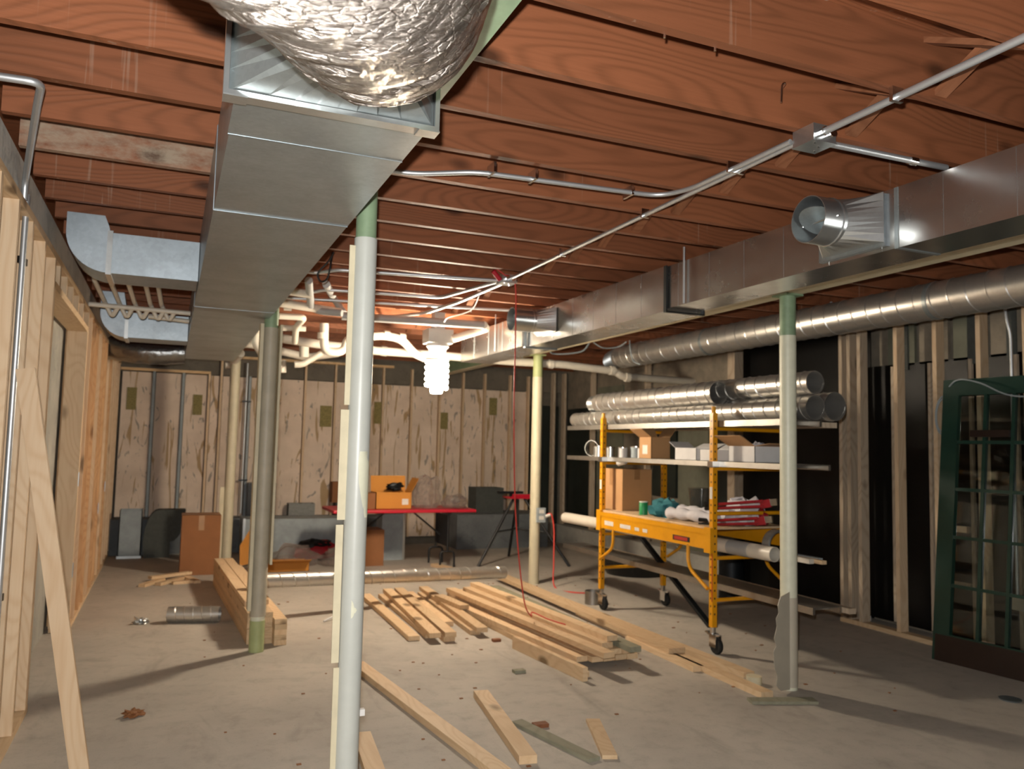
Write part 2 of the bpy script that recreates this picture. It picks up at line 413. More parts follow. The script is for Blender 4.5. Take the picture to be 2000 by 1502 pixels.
bx('doubled_stud', 'pine_grey', wr, 5.80, 5.92, 7.30, 7.42, 0, 2.745)
for y, m in ((5.655, 'pine_grey'), (5.56, 'pine_grey'), (5.44, 'pine_grey'), (5.04, 'pine_upright'), (4.655, 'pine_upright'), (4.27, 'pine_upright'), (3.90, 'pine_upright'), (3.5, 'pine_upright')):
    bx('stud', m, wr, 5.70, 5.79, y-.019, y+.019, .04, 2.66)
bx('bottom_plate', 'pine_along', wr, 5.70, 5.79, 2.8, 5.68, 0, .038); bx('top_plate', 'pine_along', wr, 5.70, 5.79, 2.8, 5.68, 2.66, 2.745)
bx('bottom_plate', 'white_box', wr, 5.93, 5.99, 5.6, 7.25, 0, .05)
for y in (5.26, 4.88, 4.50, 4.12): bx('batten', 'pine_grey', wr, 5.925, 5.952, y, y+.028, .06, 2.3)
for (y0, y1, z) in ((4.55, 4.86, .9), (4.55, 4.86, .45)): bx('crosspiece', 'pine_grey', wr, 5.93, 5.954, y0, y1, z, z+.05)
y = 5.36
for i in range(7):
    bx('sheathing_board', 'khaki_board' if i % 2 == 0 else 'stucco', wr, 5.955, 5.985, y-.30, y-.02, 2.30, 2.66)
    bx('batten', 'dark_block', wr, 5.94, 5.953, y-.24, y-.16, 2.26, 2.66); y -= .33

# ============================================================ STEEL BEAMS AND POSTS
b1 = thing('steel_beam', (.72, 4, 2.64), 'pale green steel beam above the big duct, seen beside the foil wrap', 'beam')
MB().box(.667, .787, -3.4, 11.9, 2.66, 2.672).build('flange', 'green_paint', b1, False)
MB().box(.721, .733, -3.4, 11.9, 2.672, 2.738).build('web', 'green_paint', b1, False)
MB().box(.667, .787, -3.4, 11.9, 2.738, 2.749).build('flange', 'green_paint', b1, False)
b2 = thing('steel_beam', (3.745, 4, 2.555), 'cream-edged steel beam on the right posts, behind the long rectangular duct', 'beam')
MB().box(3.685, 3.805, -3.4, 11.9, 2.555, 2.568).build('flange', 'cream_strip', b2, False)
MB().box(3.739, 3.751, -3.4, 11.9, 2.568, 2.738).build('web', 'green_paint', b2, False)
MB().box(3.685, 3.805, -3.4, 11.9, 2.738, 2.749).build('flange', 'green_paint', b2, False)

def post(x, y, r, ztop, zpaint, label, green, sleeve, rs):
    p = thing('steel_post', (x, y, 0), label, 'post')
    MB().tube([(x, y, 0), (x, y, ztop-.012)], r, 24).build('pole', green, p)
    MB().box(x-.07, x+.07, y-.07, y+.07, ztop-.012, ztop).build('cap_plate', green, p, False)
    if sleeve:
        s = MB().tube([(x, y, .0), (x, y, zpaint)], rs, 24).build('paint_coat' if rs < r+.004 else 'sleeve', sleeve, p)
    return p
p1 = post(.727, 3.335, .043, 2.66, 2.365, 'nearest post, wide pale grey sleeve with torn cream strips', 'green_paint', 'sleeve_white', .0475)
x, y = .727, 3.335
for (a, z0, z1, wd, off) in ((-1, 1.66, 2.33, .03, .052), (-1, 1.19, 1.64, .035, .060), (-1, .62, 1.17, .03, .064), (-1, 0, .6, .025, .054)):
    MB().bar((x-off, y-.01, z0), (x-off-.002, y-.01, z1), .006, wd, (1, 0, 0)).build('torn_strip', 'cream_strip', p1, False)
def patch(x, y, r, rows, mat, par, lab=None):       # thin curved flake that follows the tube; rows of (z, angle0, angle1) in degrees
    m = MB(); n = 10; vs = [(x+r*math.cos(math.radians(a0+(a1-a0)*k/n)), y+r*math.sin(math.radians(a0+(a1-a0)*k/n)), z) for z, a0, a1 in rows for k in range(n+1)]
    m.add(vs, [(i*(n+1)+k, i*(n+1)+k+1, (i+1)*(n+1)+k+1, (i+1)*(n+1)+k) for i in range(len(rows)-1) for k in range(n)])
    o = m.build('paint_patch', mat, par)
    if lab: o['label'] = lab
patch(x, y, .0480, [(1.20, -52, -22), (1.27, -75, -18), (1.34, -92, -15), (1.42, -98, -20), (1.47, -92, -50)], 'cream_paint', p1, 'pale cream patch of older paint')
patch(x, y, .0480, [(.80, -106, -100), (.83, -106, -78), (.87, -106, -104)], 'cream_paint', p1, 'small cream triangle of older paint')
MB().box(x-.066, x+.066, y-.012, y+.012, .40, .425).build('clamp', 'white_box', p1, False)
p2 = post(.659, 6.147, .05, 2.66, .1, 'second post, boxed in by cream side strips, at the near end of the lumber stack', 'cream_paint', None, 0)
MB().tube([(.659, 6.147, 2.34), (.659, 6.147, 2.645)], .0515, 20).build('green_top', 'green_paint', p2)
x, y = .659, 6.147
MB().tube([(x, y, .25), (x, y, 2.34)], .056, 20).build('sleeve', 'sleeve_beige', p2)
for sx, z0 in ((-1, .30), (1, .62)):
    MB().box(x+sx*.068-(.012 if sx < 0 else .008), x+sx*.068+(.012 if sx < 0 else .008), y-.075, y+.03, z0, 2.36).build('side_strip', 'cream_strip', p2, False)
MB().tube([(x, y, .0), (x, y, .22)], .053, 20).build('post_foot', 'green_bright', p2)
p3 = post(.709, 10.30, .055, 2.66, 2.48, 'farthest cream post with a yellow-green top, behind the lumber stack', 'green_bright', 'cream_old', .058)
MB().box(.60, .65, 10.25, 10.29, 0, .95).build('side_strip', 'cream_strip', p3, False)
p4 = post(3.812, 8.247, .055, 2.555, 2.30, 'cream post with the grey outlet box, behind the red extension cord', 'green_bright', 'cream_old', .058)
p5 = post(3.745, 4.166, .052, 2.555, 2.28, 'pale green post in front of the yellow scaffold, torn grey film at its foot', 'green_paint', 'cream_paint', .0535)
tag(MB().bar((3.31, 4.02, .009), (3.70, 3.89, .009), .09, .017).build('lumber', 'pine_green', None, False), 'greenish weathered board flat on the floor before the pale green post', 'board')
x, y = 3.745, 4.166
outl = [(.0, .62), (-.10, .60), (-.13, .55), (-.12, .50), (-.15, .47), (-.14, .42), (-.17, .35), (-.15, .30), (-.18, .27), (-.17, .18), (-.14, .12), (-.15, .06), (-.10, .02), (.0, .01)]
MB().prism([(x-.035+a, y-.045+a*.3, b) for a, b in outl], (0, -.003, 0)).build('torn_film', 'film', p5, False)
MB().tube([(x, y, .02), (x, y, .58)], .0555, 22).build('film_wrap', 'film', p5)

# ============================================================ BIG DUCT UNDER THE LEFT BEAM
d1 = thing('rectangular_duct', (.38, 6, 2.4), 'wide grey sheet metal duct running from the foil wrap to the far wall', 'duct')
def trunk(parent, secs, mat='galvanised'):
    for (x0, x1, y0, y1, z0, z1) in secs:
        m = MB(); m.box(x0, x1, y0, y1, z0, z1)
        m.f = [f for i, f in enumerate(m.f)][:]; m.build('duct_section', mat, parent, False)
def cleat(parent, x0, x1, y, z0, z1, t=.012, wd=.03, mat='galvanised_bright', name='seam_cleat'):
    m = MB(); m.box(x0-t, x1+t, y, y+wd, z0-t, z0); m.box(x0-t, x0, y, y+wd, z0, z1); m.box(x1, x1+t, y, y+wd, z0, z1)
    return m.build(name, mat, parent, False)
trunk(d1, [(.114, .639, 2.17, 2.455, 2.40, 2.745), (.118, .641, 2.457, 3.31, 2.402, 2.745), (.116, .639, 3.312, 5.80, 2.40, 2.745), (.120, .637, 5.802, 9.62, 2.402, 2.745)])
for y in (2.45, 3.305, 5.795): cleat(d1, .117, .639, y, 2.401, 2.74, .0022, .008, 'galvanised_matte')
m = MB(); m.box(.083, .66, 2.125, 2.17, 2.384, 2.398); m.box(.083, .096, 2.125, 2.17, 2.398, 2.748); m.box(.647, .66, 2.125, 2.17, 2.398, 2.748)
m.build('front_rim', 'galvanised_bright', d1, False)
for x in (.083, .60): MB().box(x, x+.06, 2.120, 2.172, 2.380, 2.384).build('corner_clip', 'galvanised_bright', d1, False)
m = MB(); rx0, rx1, rz0, rz1 = .097, .646, 2.399, 2.744; n = 32; c = V((.37, 1.93, 2.56)); vs = []
for k in range(n):
    a = 2*math.pi*k/n+math.pi/4; ca, sa = math.cos(a), math.sin(a); s_ = 1/max(abs(ca), abs(sa))
    kk = k//8; u = [(rx1, rz1), (rx0, rz1), (rx0, rz0), (rx1, rz0)]
    vs.append(V(((rx0+rx1)/2+ca*s_*(rx1-rx0)/2, 2.14, (rz0+rz1)/2+sa*s_*(rz1-rz0)/2)))
for k in range(n):
    a = 2*math.pi*k/n+math.pi/4; vs.append(c+V((.16*math.cos(a), 0, .16*math.sin(a))))
m.add(vs, [(k, (k+1) % n, n+(k+1) % n, n+k) for k in range(n)]); tr = m.build('square_to_round', 'galvanised', d1, False)
# insulated flexible duct
path = [(.38, 2.03, 2.565, .165), (.41, 1.85, 2.525, .205), (.36, 1.65, 2.487, .245), (.245, 1.4, 2.45, .26), (.01, 1.15, 2.435, .27), (-.22, .85, 2.44, .27), (-.36, .5, 2.44, .265), (-.37, .1, 2.44, .265)]
pts = curve([p[:3] for p in path], 16); rr = []
for i in range(len(pts)):
    f = i/16; a = min(int(f), len(path)-2); rr.append(path[a][3]*(1-(f-a))+path[a+1][3]*(f-a))
m = MB(); m.tube(pts, rr, 96); vv = []
fr = m.frames(pts)
for i, p in enumerate(m.v):
    q = i//96; cc = V(pts[min(q, len(pts)-1)]); d = (V(p)-cc); L = max(d.length, 1e-6)
    nz = .010*mn.noise(V((q*.9, (i % 96)*.12, 1)))+.006*mn.noise(V((q*2.1, (i % 96)*.35, 5)))
    vv.append(tuple(cc+d*(1+nz/L)))
m.v = vv
tag(m.build('insulated_flex_duct', 'foil_wrap'), 'fat flexible duct wrapped in shiny crinkled foil at the top of the photo', 'duct')

# branch ducts on the left
def branch(y, z0, z1, d, label, xe=-.36, rad=.07):
    t = thing('branch_duct', (-.2, y, z0), label, 'duct', None)
    MB().box(xe+.01, .112, y, y+d, z0, z1).build('straight_run', 'galvanised_matte', t, False)
    h = z1-z0; n = 10; xi = xe
    prof = [(xi, z0)]+[(xi-(h*.95)*math.sin(a), z0+(h*.95)*(1-math.cos(a))) for a in [math.pi/2*i/n for i in range(1, n+1)]]
    prof += [(xi-h*.95, 2.748), (xi-.03, 2.748), (xi-.005, z1+.03), (xi, z1)]
    MB().prism([(a, y, b) for a, b in prof], (0, d, 0)).build('elbow', 'galvanised_matte', t, False)
    m = MB(); m.box(xe-.012, xe+.016, y-.010, y+d+.01, z0-.010, z0); m.box(xe-.012, xe+.016, y-.010, y-.001, z0, z1+.01)
    m.build('joint_cleat', 'galvanised_bright', t, False)
branch(5.00, 2.425, 2.655, .34, 'nearer of the two grey branch ducts elbowing up beside the left wall', -.36)
branch(7.60, 2.365, 2.58, .34, 'farther grey branch duct with elbow, beyond the row of white pipes', -.38)
m = MB(); m.tube(curve([(-.62, 9.6, 2.47), (-.45, 9.5, 2.44), (-.2, 9.45, 2.43), (.112, 9.45, 2.45)], 8), .125, 24); m.v = [tuple(V(p)+V((0, 0, .012*mn.noise(V(p)*14)))) for p in m.v]
tag(m.build('foil_branch_duct', 'foil_small'), 'dark foil-wrapped branch duct at the far end of the left wall', 'duct')

# small white supply pipes hanging between the branch ducts
t = thing('pipe_manifold', (-.3, 6.6, 2.5), 'row of thin white pipes with elbows between the two branch ducts', 'pipes')
MB().tube([(-.60, 6.75, 2.50), (.11, 6.75, 2.49)], .018, 10).build('pipe', 'pvc', t)
MB().tube([(-.20, 7.1, 2.49), (.11, 7.1, 2.475)], .018, 10).build('pipe', 'pvc', t)
for i, x in enumerate((-.50, -.40, -.29, -.18, -.10)):
    MB().tube(rounded([(x-.02, 6.1, 2.74), (x-.02, 6.1, 2.575), (x, 6.78, 2.54), (x+.06, 6.8, 2.42), (x+.10, 6.75, 2.50)], .04), .016, 10).build('pipe', 'pvc', t)

# ============================================================ RIGHT RECTANGULAR DUCT
d2 = thing('rectangular_duct', (3.03, 4, 2.4), 'long shiny rectangular duct across the right, with two round take-offs', 'duct')
trunk(d2, [(2.86, 3.11, -1.5, 4.26, 2.40, 2.668)], 'galvanised_mirror')
trunk(d2, [(2.85, 3.13, 4.262, 6.40, 2.382, 2.672), (2.80, 3.13, 6.402, 8.0, 2.385, 2.66)], 'galvanised_mirror')
y = 1.35
while y < 4.2:
    MB().box(2.8585, 2.86, y, y+.006, 2.402, 2.666).build('standing_seam', 'galvanised_mirror', d2, False); y += .31
y = 4.55
while y < 6.2:
    MB().box(2.8485, 2.85, y, y+.008, 2.384, 2.67).build('standing_seam', 'galvanised_mirror', d2, False); y += .33
for y in (6.55, 6.85, 7.2, 7.6):
    MB().box(2.797, 2.80, y, y+.012, 2.387, 2.658).build('standing_seam', 'galvanised', d2, False)
cleat(d2, 2.85, 3.13, 4.245, 2.382, 2.672, .008, .03, 'dark_metal'); cleat(d2, 2.835, 3.13, 6.39, 2.382, 2.67, .01, .03, 'galvanised_matte')
cleat(d2, 2.86, 3.11, 2.50, 2.40, 2.668, .003, .02, 'galvanised')
MB().box(2.845, 2.86, 2.56, 2.95, 2.42, 2.655).build('take_off_flange', 'galvanised_matte', d2, False)
for y in (4.06, 7.0): MB().tube([(2.785 if y > 5 else 2.845, y, 2.40), (2.785 if y > 5 else 2.845, y, 2.749)], .006, 8).build('hanger_rod', 'conduit_metal', d2)
def take_off(xw, yc, zc, w, h, r, L, label, damper=True, ax=(-1, 0, 0)):
    t = thing('round_take_off', (xw, yc, zc), label, 'duct fitting')
    n = 32; vs = []; xr = xw-.13
    for k in range(n):
        a = 2*math.pi*k/n+math.pi/4; ca, sa = math.cos(a), math.sin(a); q = 1/max(abs(ca), abs(sa)); vs.append((xw, yc+ca*q*w/2, zc+sa*q*h/2))
    for k in range(n):
        a = 2*math.pi*k/n+math.pi/4; vs.append((xr, yc+r*math.cos(a), zc+r*math.sin(a)))
    MB().add(vs, [(k, (k+1) % n, n+(k+1) % n, n+k) for k in range(n)]).build('transition', 'galvanised_bright', t, False)
    MB().pipe([(xr+.01, yc, zc), (xr-L, yc, zc)], r, .003, 32).build('collar', 'galvanised_bright', t)
    MB().helix((xr-.02, yc, zc), (xr-.026, yc, zc), r+.002, 1, .004).build('bead', 'galvanised_bright', t)
    m = MB()
    for k in range(24):
        if k % 2: a0, a1 = 2*math.pi*k/24, 2*math.pi*(k+1)/24
    MB().lathe([(r*.9, 0), (r*.9, .003)], (xr-L*.45, yc, zc), 24, (.5, .1, .87)).build('damper_blade', 'galvanised', t)
    MB().tube([(xr-L*.45, yc-r*1.05, zc), (xr-L*.45, yc+r*1.05, zc)], .005, 8).build('damper_rod', 'chrome', t)
    return t
take_off(2.845, 2.745, 2.55, .36, .225, .106, .13, 'near round take-off collar on the right rectangular duct')
take_off(2.84, 5.99, 2.545, .36, .20, .095, .19, 'far round take-off collar, behind the upper end of the red cord')
for (yy, lab) in ((2.15, 'nearer grey ceiling box right of the rectangular duct'), (2.75, 'farther grey ceiling box right of the rectangular duct')):
    t = thing('ceiling_box', (3.62, yy, 2.69), lab, 'junction box'); x = 3.95
    MB().box(x, x+.11, yy+.35, yy+.46, 2.695, 2.749).build('box_body', 'galvanised_matte', t, False)
    MB().box(x-.006, x+.116, yy+.344, yy+.466, 2.689, 2.695).build('cover', 'galvanised_bright', t, False)
    MB().tube([(x+.055, yy+.34, 2.72), (x+.055, yy-.1, 2.72)], .009, 8).build('conduit_stub', 'conduit_metal', t)

# ============================================================ SPIRAL DUCT ALONG THE RIGHT WALL
def spiral(name, p0, p1, r, label, group=None, pitch=.125, mat='spiral_metal', n=32):
    p0, p1 = V(p0), V(p1); t = thing(name, p0, label, 'duct', group)
    MB().pipe([p0, p1], r, .003, n).build('tube_wall', mat, t)
    d = (p1-p0); L = d.length; MB().helix(p0+d*.002, p1-d*.002, r+.001, L/pitch, .005).build('spiral_seam', mat, t)
    return t
sp = spiral('spiral_duct', (4.95, .4, 2.60), (4.95, 8.35, 2.612), .132, 'large spiral duct hung high along the right wall', pitch=.14)
for yy in (4.0, 6.6): MB().lathe([(.137, 0), (.137, .03)], (4.95, yy, 2.605), 32, (0, 1, 0)).build('coupling_band', 'galvanised', sp)
m = MB()
for i in range(6): m.lathe([(.10, 0), (.118, .012), (.10, .024)], (4.93, 8.37+.03*i, 2.61-.006*i), 24, (0, 1, 0))
m.build('flexible_end', 'galvanised_bright', sp)
for yy in (2.2, 5.0, 7.9): MB().tube([(4.95, yy, 2.73), (4.95, yy, 2.752)], .01, 8).build('hanger', 'conduit_metal', sp)

# ============================================================ CONDUITS
CZ = 2.715
t = thing('electrical_conduit', (2.22, 3, CZ), 'double run of steel conduit along the joists between the two junction boxes', 'conduit')
MB().tube([(2.205, 2.40, CZ), (2.215, 5.30, CZ)], .011, 12).build('conduit', 'conduit_metal', t)
MB().tube(rounded([(2.175, 2.40, CZ), (2.170, 3.05, CZ), (2.10, 3.20, CZ), (1.92, 3.22, CZ), (1.20, 3.28, CZ), (.95, 3.42, CZ-.005), (.80, 3.44, CZ)], .08), .011, 12).build('branch_conduit', 'conduit_metal', t)
for yy in (2.75, 3.5, 4.45): MB().box(2.15 if yy < 3 else 2.19, 2.235, yy, yy+.012, CZ-.013, 2.749).build('conduit_strap', 'chrome', t, False)
for xx in (1.95, 1.45, 1.25): MB().box(xx, xx+.012, 3.205, 3.29, CZ-.013, 2.749).build('conduit_strap', 'chrome', t, False)
t = thing('electrical_conduit', (2.2, 1, CZ), 'single conduit running from the near junction box out of the upper right corner', 'conduit')
MB().tube([(2.215, -.6, CZ), (2.215, 2.27, CZ)], .013, 12).build('conduit', 'conduit_metal', t)
MB().box(2.19, 2.24, 1.93, 1.945, CZ-.016, 2.749).build('conduit_strap', 'chrome', t, False)
t = thing('electrical_conduit', (2.6, 2.36, CZ), 'short conduit from the near junction box to the rectangular duct', 'conduit')
MB().tube([(2.29, 2.35, CZ), (2.95, 2.335, CZ)], .013, 12).build('conduit', 'conduit_metal', t)
MB().tube([(2.74, 2.34, CZ), (2.78, 2.34, CZ)], .018, 12).build('coupling', 'chrome', t)
def jbox(x, y, z, s, label):
    t = thing('junction_box', (x, y, z), label, 'junction box')
    MB().box(x-s/2, x+s/2, y-s/2, y+s/2, z, 2.749).build('box_body', 'galvanised_bright', t, False)
    MB().box(x-s/2-.003, x+s/2+.003, y-s/2-.003, y+s/2+.003, z-.003, z).build('cover', 'galvanised_bright', t, False)
    for dx in (-.018, .018): MB().lathe([(.015, 0), (.015, .02), (.018, .02), (.018, .026)], (x+dx, y-s/2, CZ), 8, (0, -1, 0)).build('connector', 'chrome', t)
    MB().lathe([(.017, 0), (.017, .025)], (x+s/2, y, CZ), 8, (1, 0, 0)).build('connector', 'chrome', t)
    for a, b in ((-.3, -.35), (.3, .3), (.1, -.1)): MB().lathe([(.005, 0), (.004, .004)], (x+a*s, y+b*s, z-.003), 8, (0, 0, -1)).build('screw', 'chrome', t)
jbox(2.232, 2.335, 2.685, .11, 'near silver junction box where three conduits meet')
jbox(2.21, 5.36, 2.69, .11, 'far silver junction box at the top of the red cord')
t = thing('electrical_conduit', (1.5, 6, CZ), 'first cross conduit beyond the nearest post, into the far junction box', 'conduit')
MB().tube(rounded([(.80, 5.72, 2.70), (.92, 5.72, 2.70), (1.02, 5.62, CZ), (2.15, 5.40, CZ)], .06), .013, 10).build('conduit', 'conduit_metal', t)
t = thing('electrical_conduit', (1.5, 6.4, CZ), 'second cross conduit, bending to the far junction box above the lamp', 'conduit')
MB().tube(rounded([(.80, 6.55, 2.70), (1.0, 6.5, 2.70), (1.08, 6.4, CZ), (2.0, 6.25, CZ), (2.17, 5.45, CZ)], .08), .013, 10).build('conduit', 'conduit_metal', t)
t = thing('electrical_conduit', (1.5, 7, CZ), 'third cross conduit reaching the far take-off collar', 'conduit')
MB().tube([(.80, 6.95, CZ), (2.84, 6.50, CZ)], .013, 10).build('conduit', 'conduit_metal', t)
t = thing('electrical_conduit', (2.2, 6, CZ), 'conduit dropping from the far junction box toward the lamp', 'conduit')
MB().tube(rounded([(2.23, 5.44, CZ), (2.20, 6.35, CZ), (2.02, 6.75, 2.66), (1.85, 7.55, 2.72)], .1), .014, 10).build('conduit', 'conduit_metal', t)
t = thing('electrical_conduit', (-.6, 3.5, 2.4), 'vertical conduit strapped to the near studs of the left wall', 'conduit')
MB().tube(rounded([(-.650, 4.20, .0), (-.650, 4.19, 2.60)], .05), .013, 12).build('conduit', 'conduit_metal', t)
for z in (.78, 2.30): MB().bar((-.665, 4.19, z), (-.640, 4.30, z), .012, .032).build('strap', 'black_plastic', t, False)
t = thing('electrical_conduit', (-.6, 3.5, 2.6), 'bent conduit coming off the joists down over the concrete beam at upper left', 'conduit')
MB().tube(rounded([(-.60, 3.10, 2.705), (-.46, 3.09, 2.705), (-.50, 3.30, 2.705), (-.64, 4.06, 2.64), (-.643, 4.08, 2.545)], .05), .014, 12).build('conduit', 'conduit_metal', t)
# small hooks and clips on the joist faces
for (px, py, pz, lab) in ((1.315, 2.0, 2.77, 'left one of two bent nails below the big near joist'), (1.50, 2.0, 2.77, 'right one of two bent nails below the big near joist'), (2.03, 2.305, 2.83, 'steel hook on the joist face left of the near junction box')):
    tag(MB().tube(rounded([(px+.03, py+.02, pz+.04), (px+.02, py-.02, pz+.05), (px, py-.02, pz+.04), (px-.003, py-.02, pz-.03)], .02), .004, 8).build('bent_hook', 'chrome'), lab, 'hook')
tag(MB().tube(curve([(.98, 1.55, 2.80), (1.0, 1.52, 2.73), (1.04, 1.55, 2.715), (1.09, 1.58, 2.74), (1.10, 1.6, 2.80)], 6), .006, 8).build('cable_loop', 'conduit_metal'), 'loose cable loop hanging at the top edge beside the green beam', 'cable')

# ============================================================ WHITE DRAIN PIPES
t = thing('drain_pipes', (1.8, 8, 2.5), 'white plastic drain pipes with traps below the far joists', 'pipes')
def dp(pts, r, mat='pvc', rad=.08, nm='pipe'): return MB().tube(rounded(pts, rad), r, 14).build(nm, mat, t)
dp([(1.360, 8.000, 2.679), (1.371, 8.000, 2.394), (1.568, 8.000, 2.408), (1.593, 8.000, 2.553), (1.976, 8.000, 2.608), (2.154, 8.000, 2.585), (2.284, 8.000, 2.445), (2.406, 8.000, 2.400)], .042, rad=.09, nm='trap_pipe')
dp([(0.983, 8.400, 2.554), (1.368, 8.400, 2.519), (1.987, 8.400, 2.492), (2.506, 8.300, 2.479), (3.513, 8.300, 2.465), (4.157, 8.300, 2.470), (4.838, 8.300, 2.433), (4.944, 8.300, 2.377), (6.796, 8.600, 2.388)], .045, rad=.05, nm='main_drain')
dp([(0.756, 6.751, 2.640), (1.324, 6.988, 2.640)], .035); dp([(1.327, 6.927, 2.600), (2.578, 6.766, 2.600)], .035, 'pvc_grey')
dp([(2.578, 6.766, 2.600), (2.694, 7.000, 2.606), (2.397, 7.100, 2.499)], .035, 'pvc', .03)
dp([(0.914, 6.128, 2.720), (1.056, 6.900, 2.647), (1.134, 6.900, 2.619), (1.302, 6.800, 2.602)], .03, 'pvc_grey', .06)
dp([(1.057, 6.200, 2.720), (1.291, 7.200, 2.807), (1.358, 7.000, 2.636)], .03, 'pvc_grey', .05)
dp([(0.793, 6.420, 2.680), (0.983, 6.480, 2.680)], .032)
dp([(0.880, 7.600, 2.657), (1.111, 7.600, 2.663), (1.063, 7.800, 2.589), (1.100, 8.100, 2.488)], .03, rad=.05)
dp([(0.934, 7.900, 2.591), (1.169, 7.900, 2.600)], .028)
dp([(0.832, 8.200, 2.642), (0.745, 8.200, 2.635), (0.738, 8.200, 2.472), (0.806, 8.200, 2.366)], .045, rad=.08, nm='trap_pipe')
dp([(0.696, 9.500, 2.592), (0.806, 9.500, 2.600), (1.437, 9.500, 2.489), (1.790, 9.500, 2.561)], .045, rad=.06)
dp([(1.263, 8.600, 2.534), (1.269, 8.600, 2.393)], .05); dp([(1.090, 9.000, 2.386), (1.096, 9.000, 2.252)], .05)
dp([(1.201, 8.800, 2.331), (1.281, 8.800, 2.336), (1.481, 8.800, 2.471)], .035, rad=.04)
dp([(0.596, 10.400, 2.431), (0.667, 10.400, 2.435), (0.738, 10.000, 2.539)], .05, rad=.05)
for (p, r) in (((1.992, 8.000, 2.610), .05), ((2.154, 8.000, 2.595), .05), ((2.070, 8.400, 2.493), .053), ((1.795, 8.400, 2.496), .053), ((3.993, 8.300, 2.466), .053), ((4.803, 8.300, 2.437), .056), ((5.015, 8.300, 2.369), .056), ((1.350, 8.000, 2.556), .05)):
    MB().lathe([(r, -.03), (r, .03)], p, 14, (1, 0, -.05) if r != .05 or p[0] > 1.6 else (0, 0, 1)).build('coupling', 'pvc', t)
MB().lathe([(.03, -.03), (.03, .03)], (0.874, 6.959, 2.640), 12, (1, 0, 0)).build('coupling', 'pvc', t)
for p in ((3.638, 8.300, 2.508), (1.473, 8.400, 2.538), (2.537, 7.000, 2.748)):
    MB().tube([p, (p[0], p[1], 2.76)], .006, 6).build('hanger', 'conduit_metal', t)

# ============================================================ LAMP
LX, LY = 2.285, 7.2
t = thing('hanging_lamp', (LX, LY, 2.0), 'lit spiral fluorescent lamp hanging from a grey box below the joists', 'lamp')
MB().box(LX-.05, LX+.05, LY-.05, LY+.05, 2.585, 2.749).build('mounting_stub', 'pvc_grey', t, False)
MB().box(LX-.12, LX+.12, LY-.10, LY+.10, 2.455, 2.585).build('fixture_box', 'pvc_grey', t, False)
MB().lathe([(.10, 0), (.105, -.03), (.085, -.05), (.07, -.11), (.05, -.12)], (LX, LY, 2.455), 24).build('lamp_holder', 'pvc_grey', t)
m = MB(); H = []
for i in range(5*24+1):
    a = 2*math.pi*i/24; H.append((LX+.092*math.cos(a), LY+.092*math.sin(a), 2.305-.265*i/120))
m.tube(H, .020, 8)
m.lathe([(.0, -.012), (.05, -.010), (.062, .02), (.05, .045), (.0, .05)], (LX, LY, 2.0), 16); m.build('spiral_tube', 'cfl_glass', t)

# ============================================================ YELLOW SCAFFOLD
sc = thing('scaffold', (4.2, 5.93, 0), 'yellow steel rolling scaffold tower with shelves, behind the pale green post', 'scaffold')
SX0, SX1, SY0, SY1 = 3.84, 4.53, 5.08, 6.78
def cst(x, y, lab=None):
    c = MB().tube([(x, y, .145), (x, y, .19)], .022, 12)
    c.box(x-.03, x+.03, y-.035, y+.03, .135, .145); c.box(x-.028, x-.022, y-.07, y+.01, .05, .14); c.box(x+.022, x+.028, y-.07, y+.01, .05, .14)
    o = c.build('caster', 'chrome', sc, False)
    MB().lathe([(.02, -.019), (.058, -.017), (.063, -.008), (.063, .008), (.058, .017), (.02, .019)], (x, y-.045, .063), 20, (1, 0, 0)).build('wheel', 'rubber', o)
    MB().lathe([(.018, -.021), (.018, .021)], (x, y-.045, .063), 10, (1, 0, 0)).build('hub', 'white_label', o)
    MB().box(x-.02, x+.02, y+.03, y+.07, .14, .15).build('brake_lever', 'chrome', o, False)
for x in (SX0, SX1):
    for y in (SY0, SY1):
        MB().box(x-.021, x+.021, y-.021, y+.021, .19, 1.80).build('upright', 'yellow_paint', sc, False)
        MB().lathe([(.021, 0), (.016, .02), (.016, .05)], (x, y, 1.80), 12).build('coupling_pin', 'yellow_paint', sc)
        cst(x, y)
        hb = MB()
        for k in range(26):
            z = .28+k*.058; hb.box(x-.0215, x-.021, y-.006, y+.006, z, z+.014); hb.box(x-.006, x+.006, y-.0215, y-.021, z, z+.014)
        h_ = hb.build('pin_holes', 'black_paint', sc, False); h_['kind'] = 'stuff'
for y in (SY0, SY1):
    for z in (.387, .70, 1.035, 1.375, 1.68):
        if z == 1.035 and y == SY1: continue
        MB().tube([(SX0, y, z), (SX1, y, z)], .015, 12).build('rung', 'yellow_paint', sc)
for x in (SX0-.035, SX1+.035):                     # side trusses with bent braces
    MB().box(x-.012, x+.012, SY0-.02, SY1+.02, .875, .915).build('top_rail', 'yellow_paint', sc, False)
    MB().box(x-.006, x+.006, SY0+.02, SY1-.02, .765, .875).build('side_panel', 'yellow_paint', sc, False)
    MB().box(x-.014, x+.014, SY0-.03, SY0+.05, .74, .93).build('end_bracket', 'yellow_paint', sc, False)
    MB().box(x-.014, x+.014, SY1-.05, SY1+.03, .74, .93).build('end_bracket', 'yellow_paint', sc, False)
    for y, s_ in ((SY0, 1), (SY1, -1)):
        MB().tube(rounded([(x, y+s_*.27, .78), (x, y+s_*.27, .60), (x, y+s_*.02, .47)], .09), .014, 10).build('curved_brace', 'yellow_paint', sc)
x = SX0-.0415
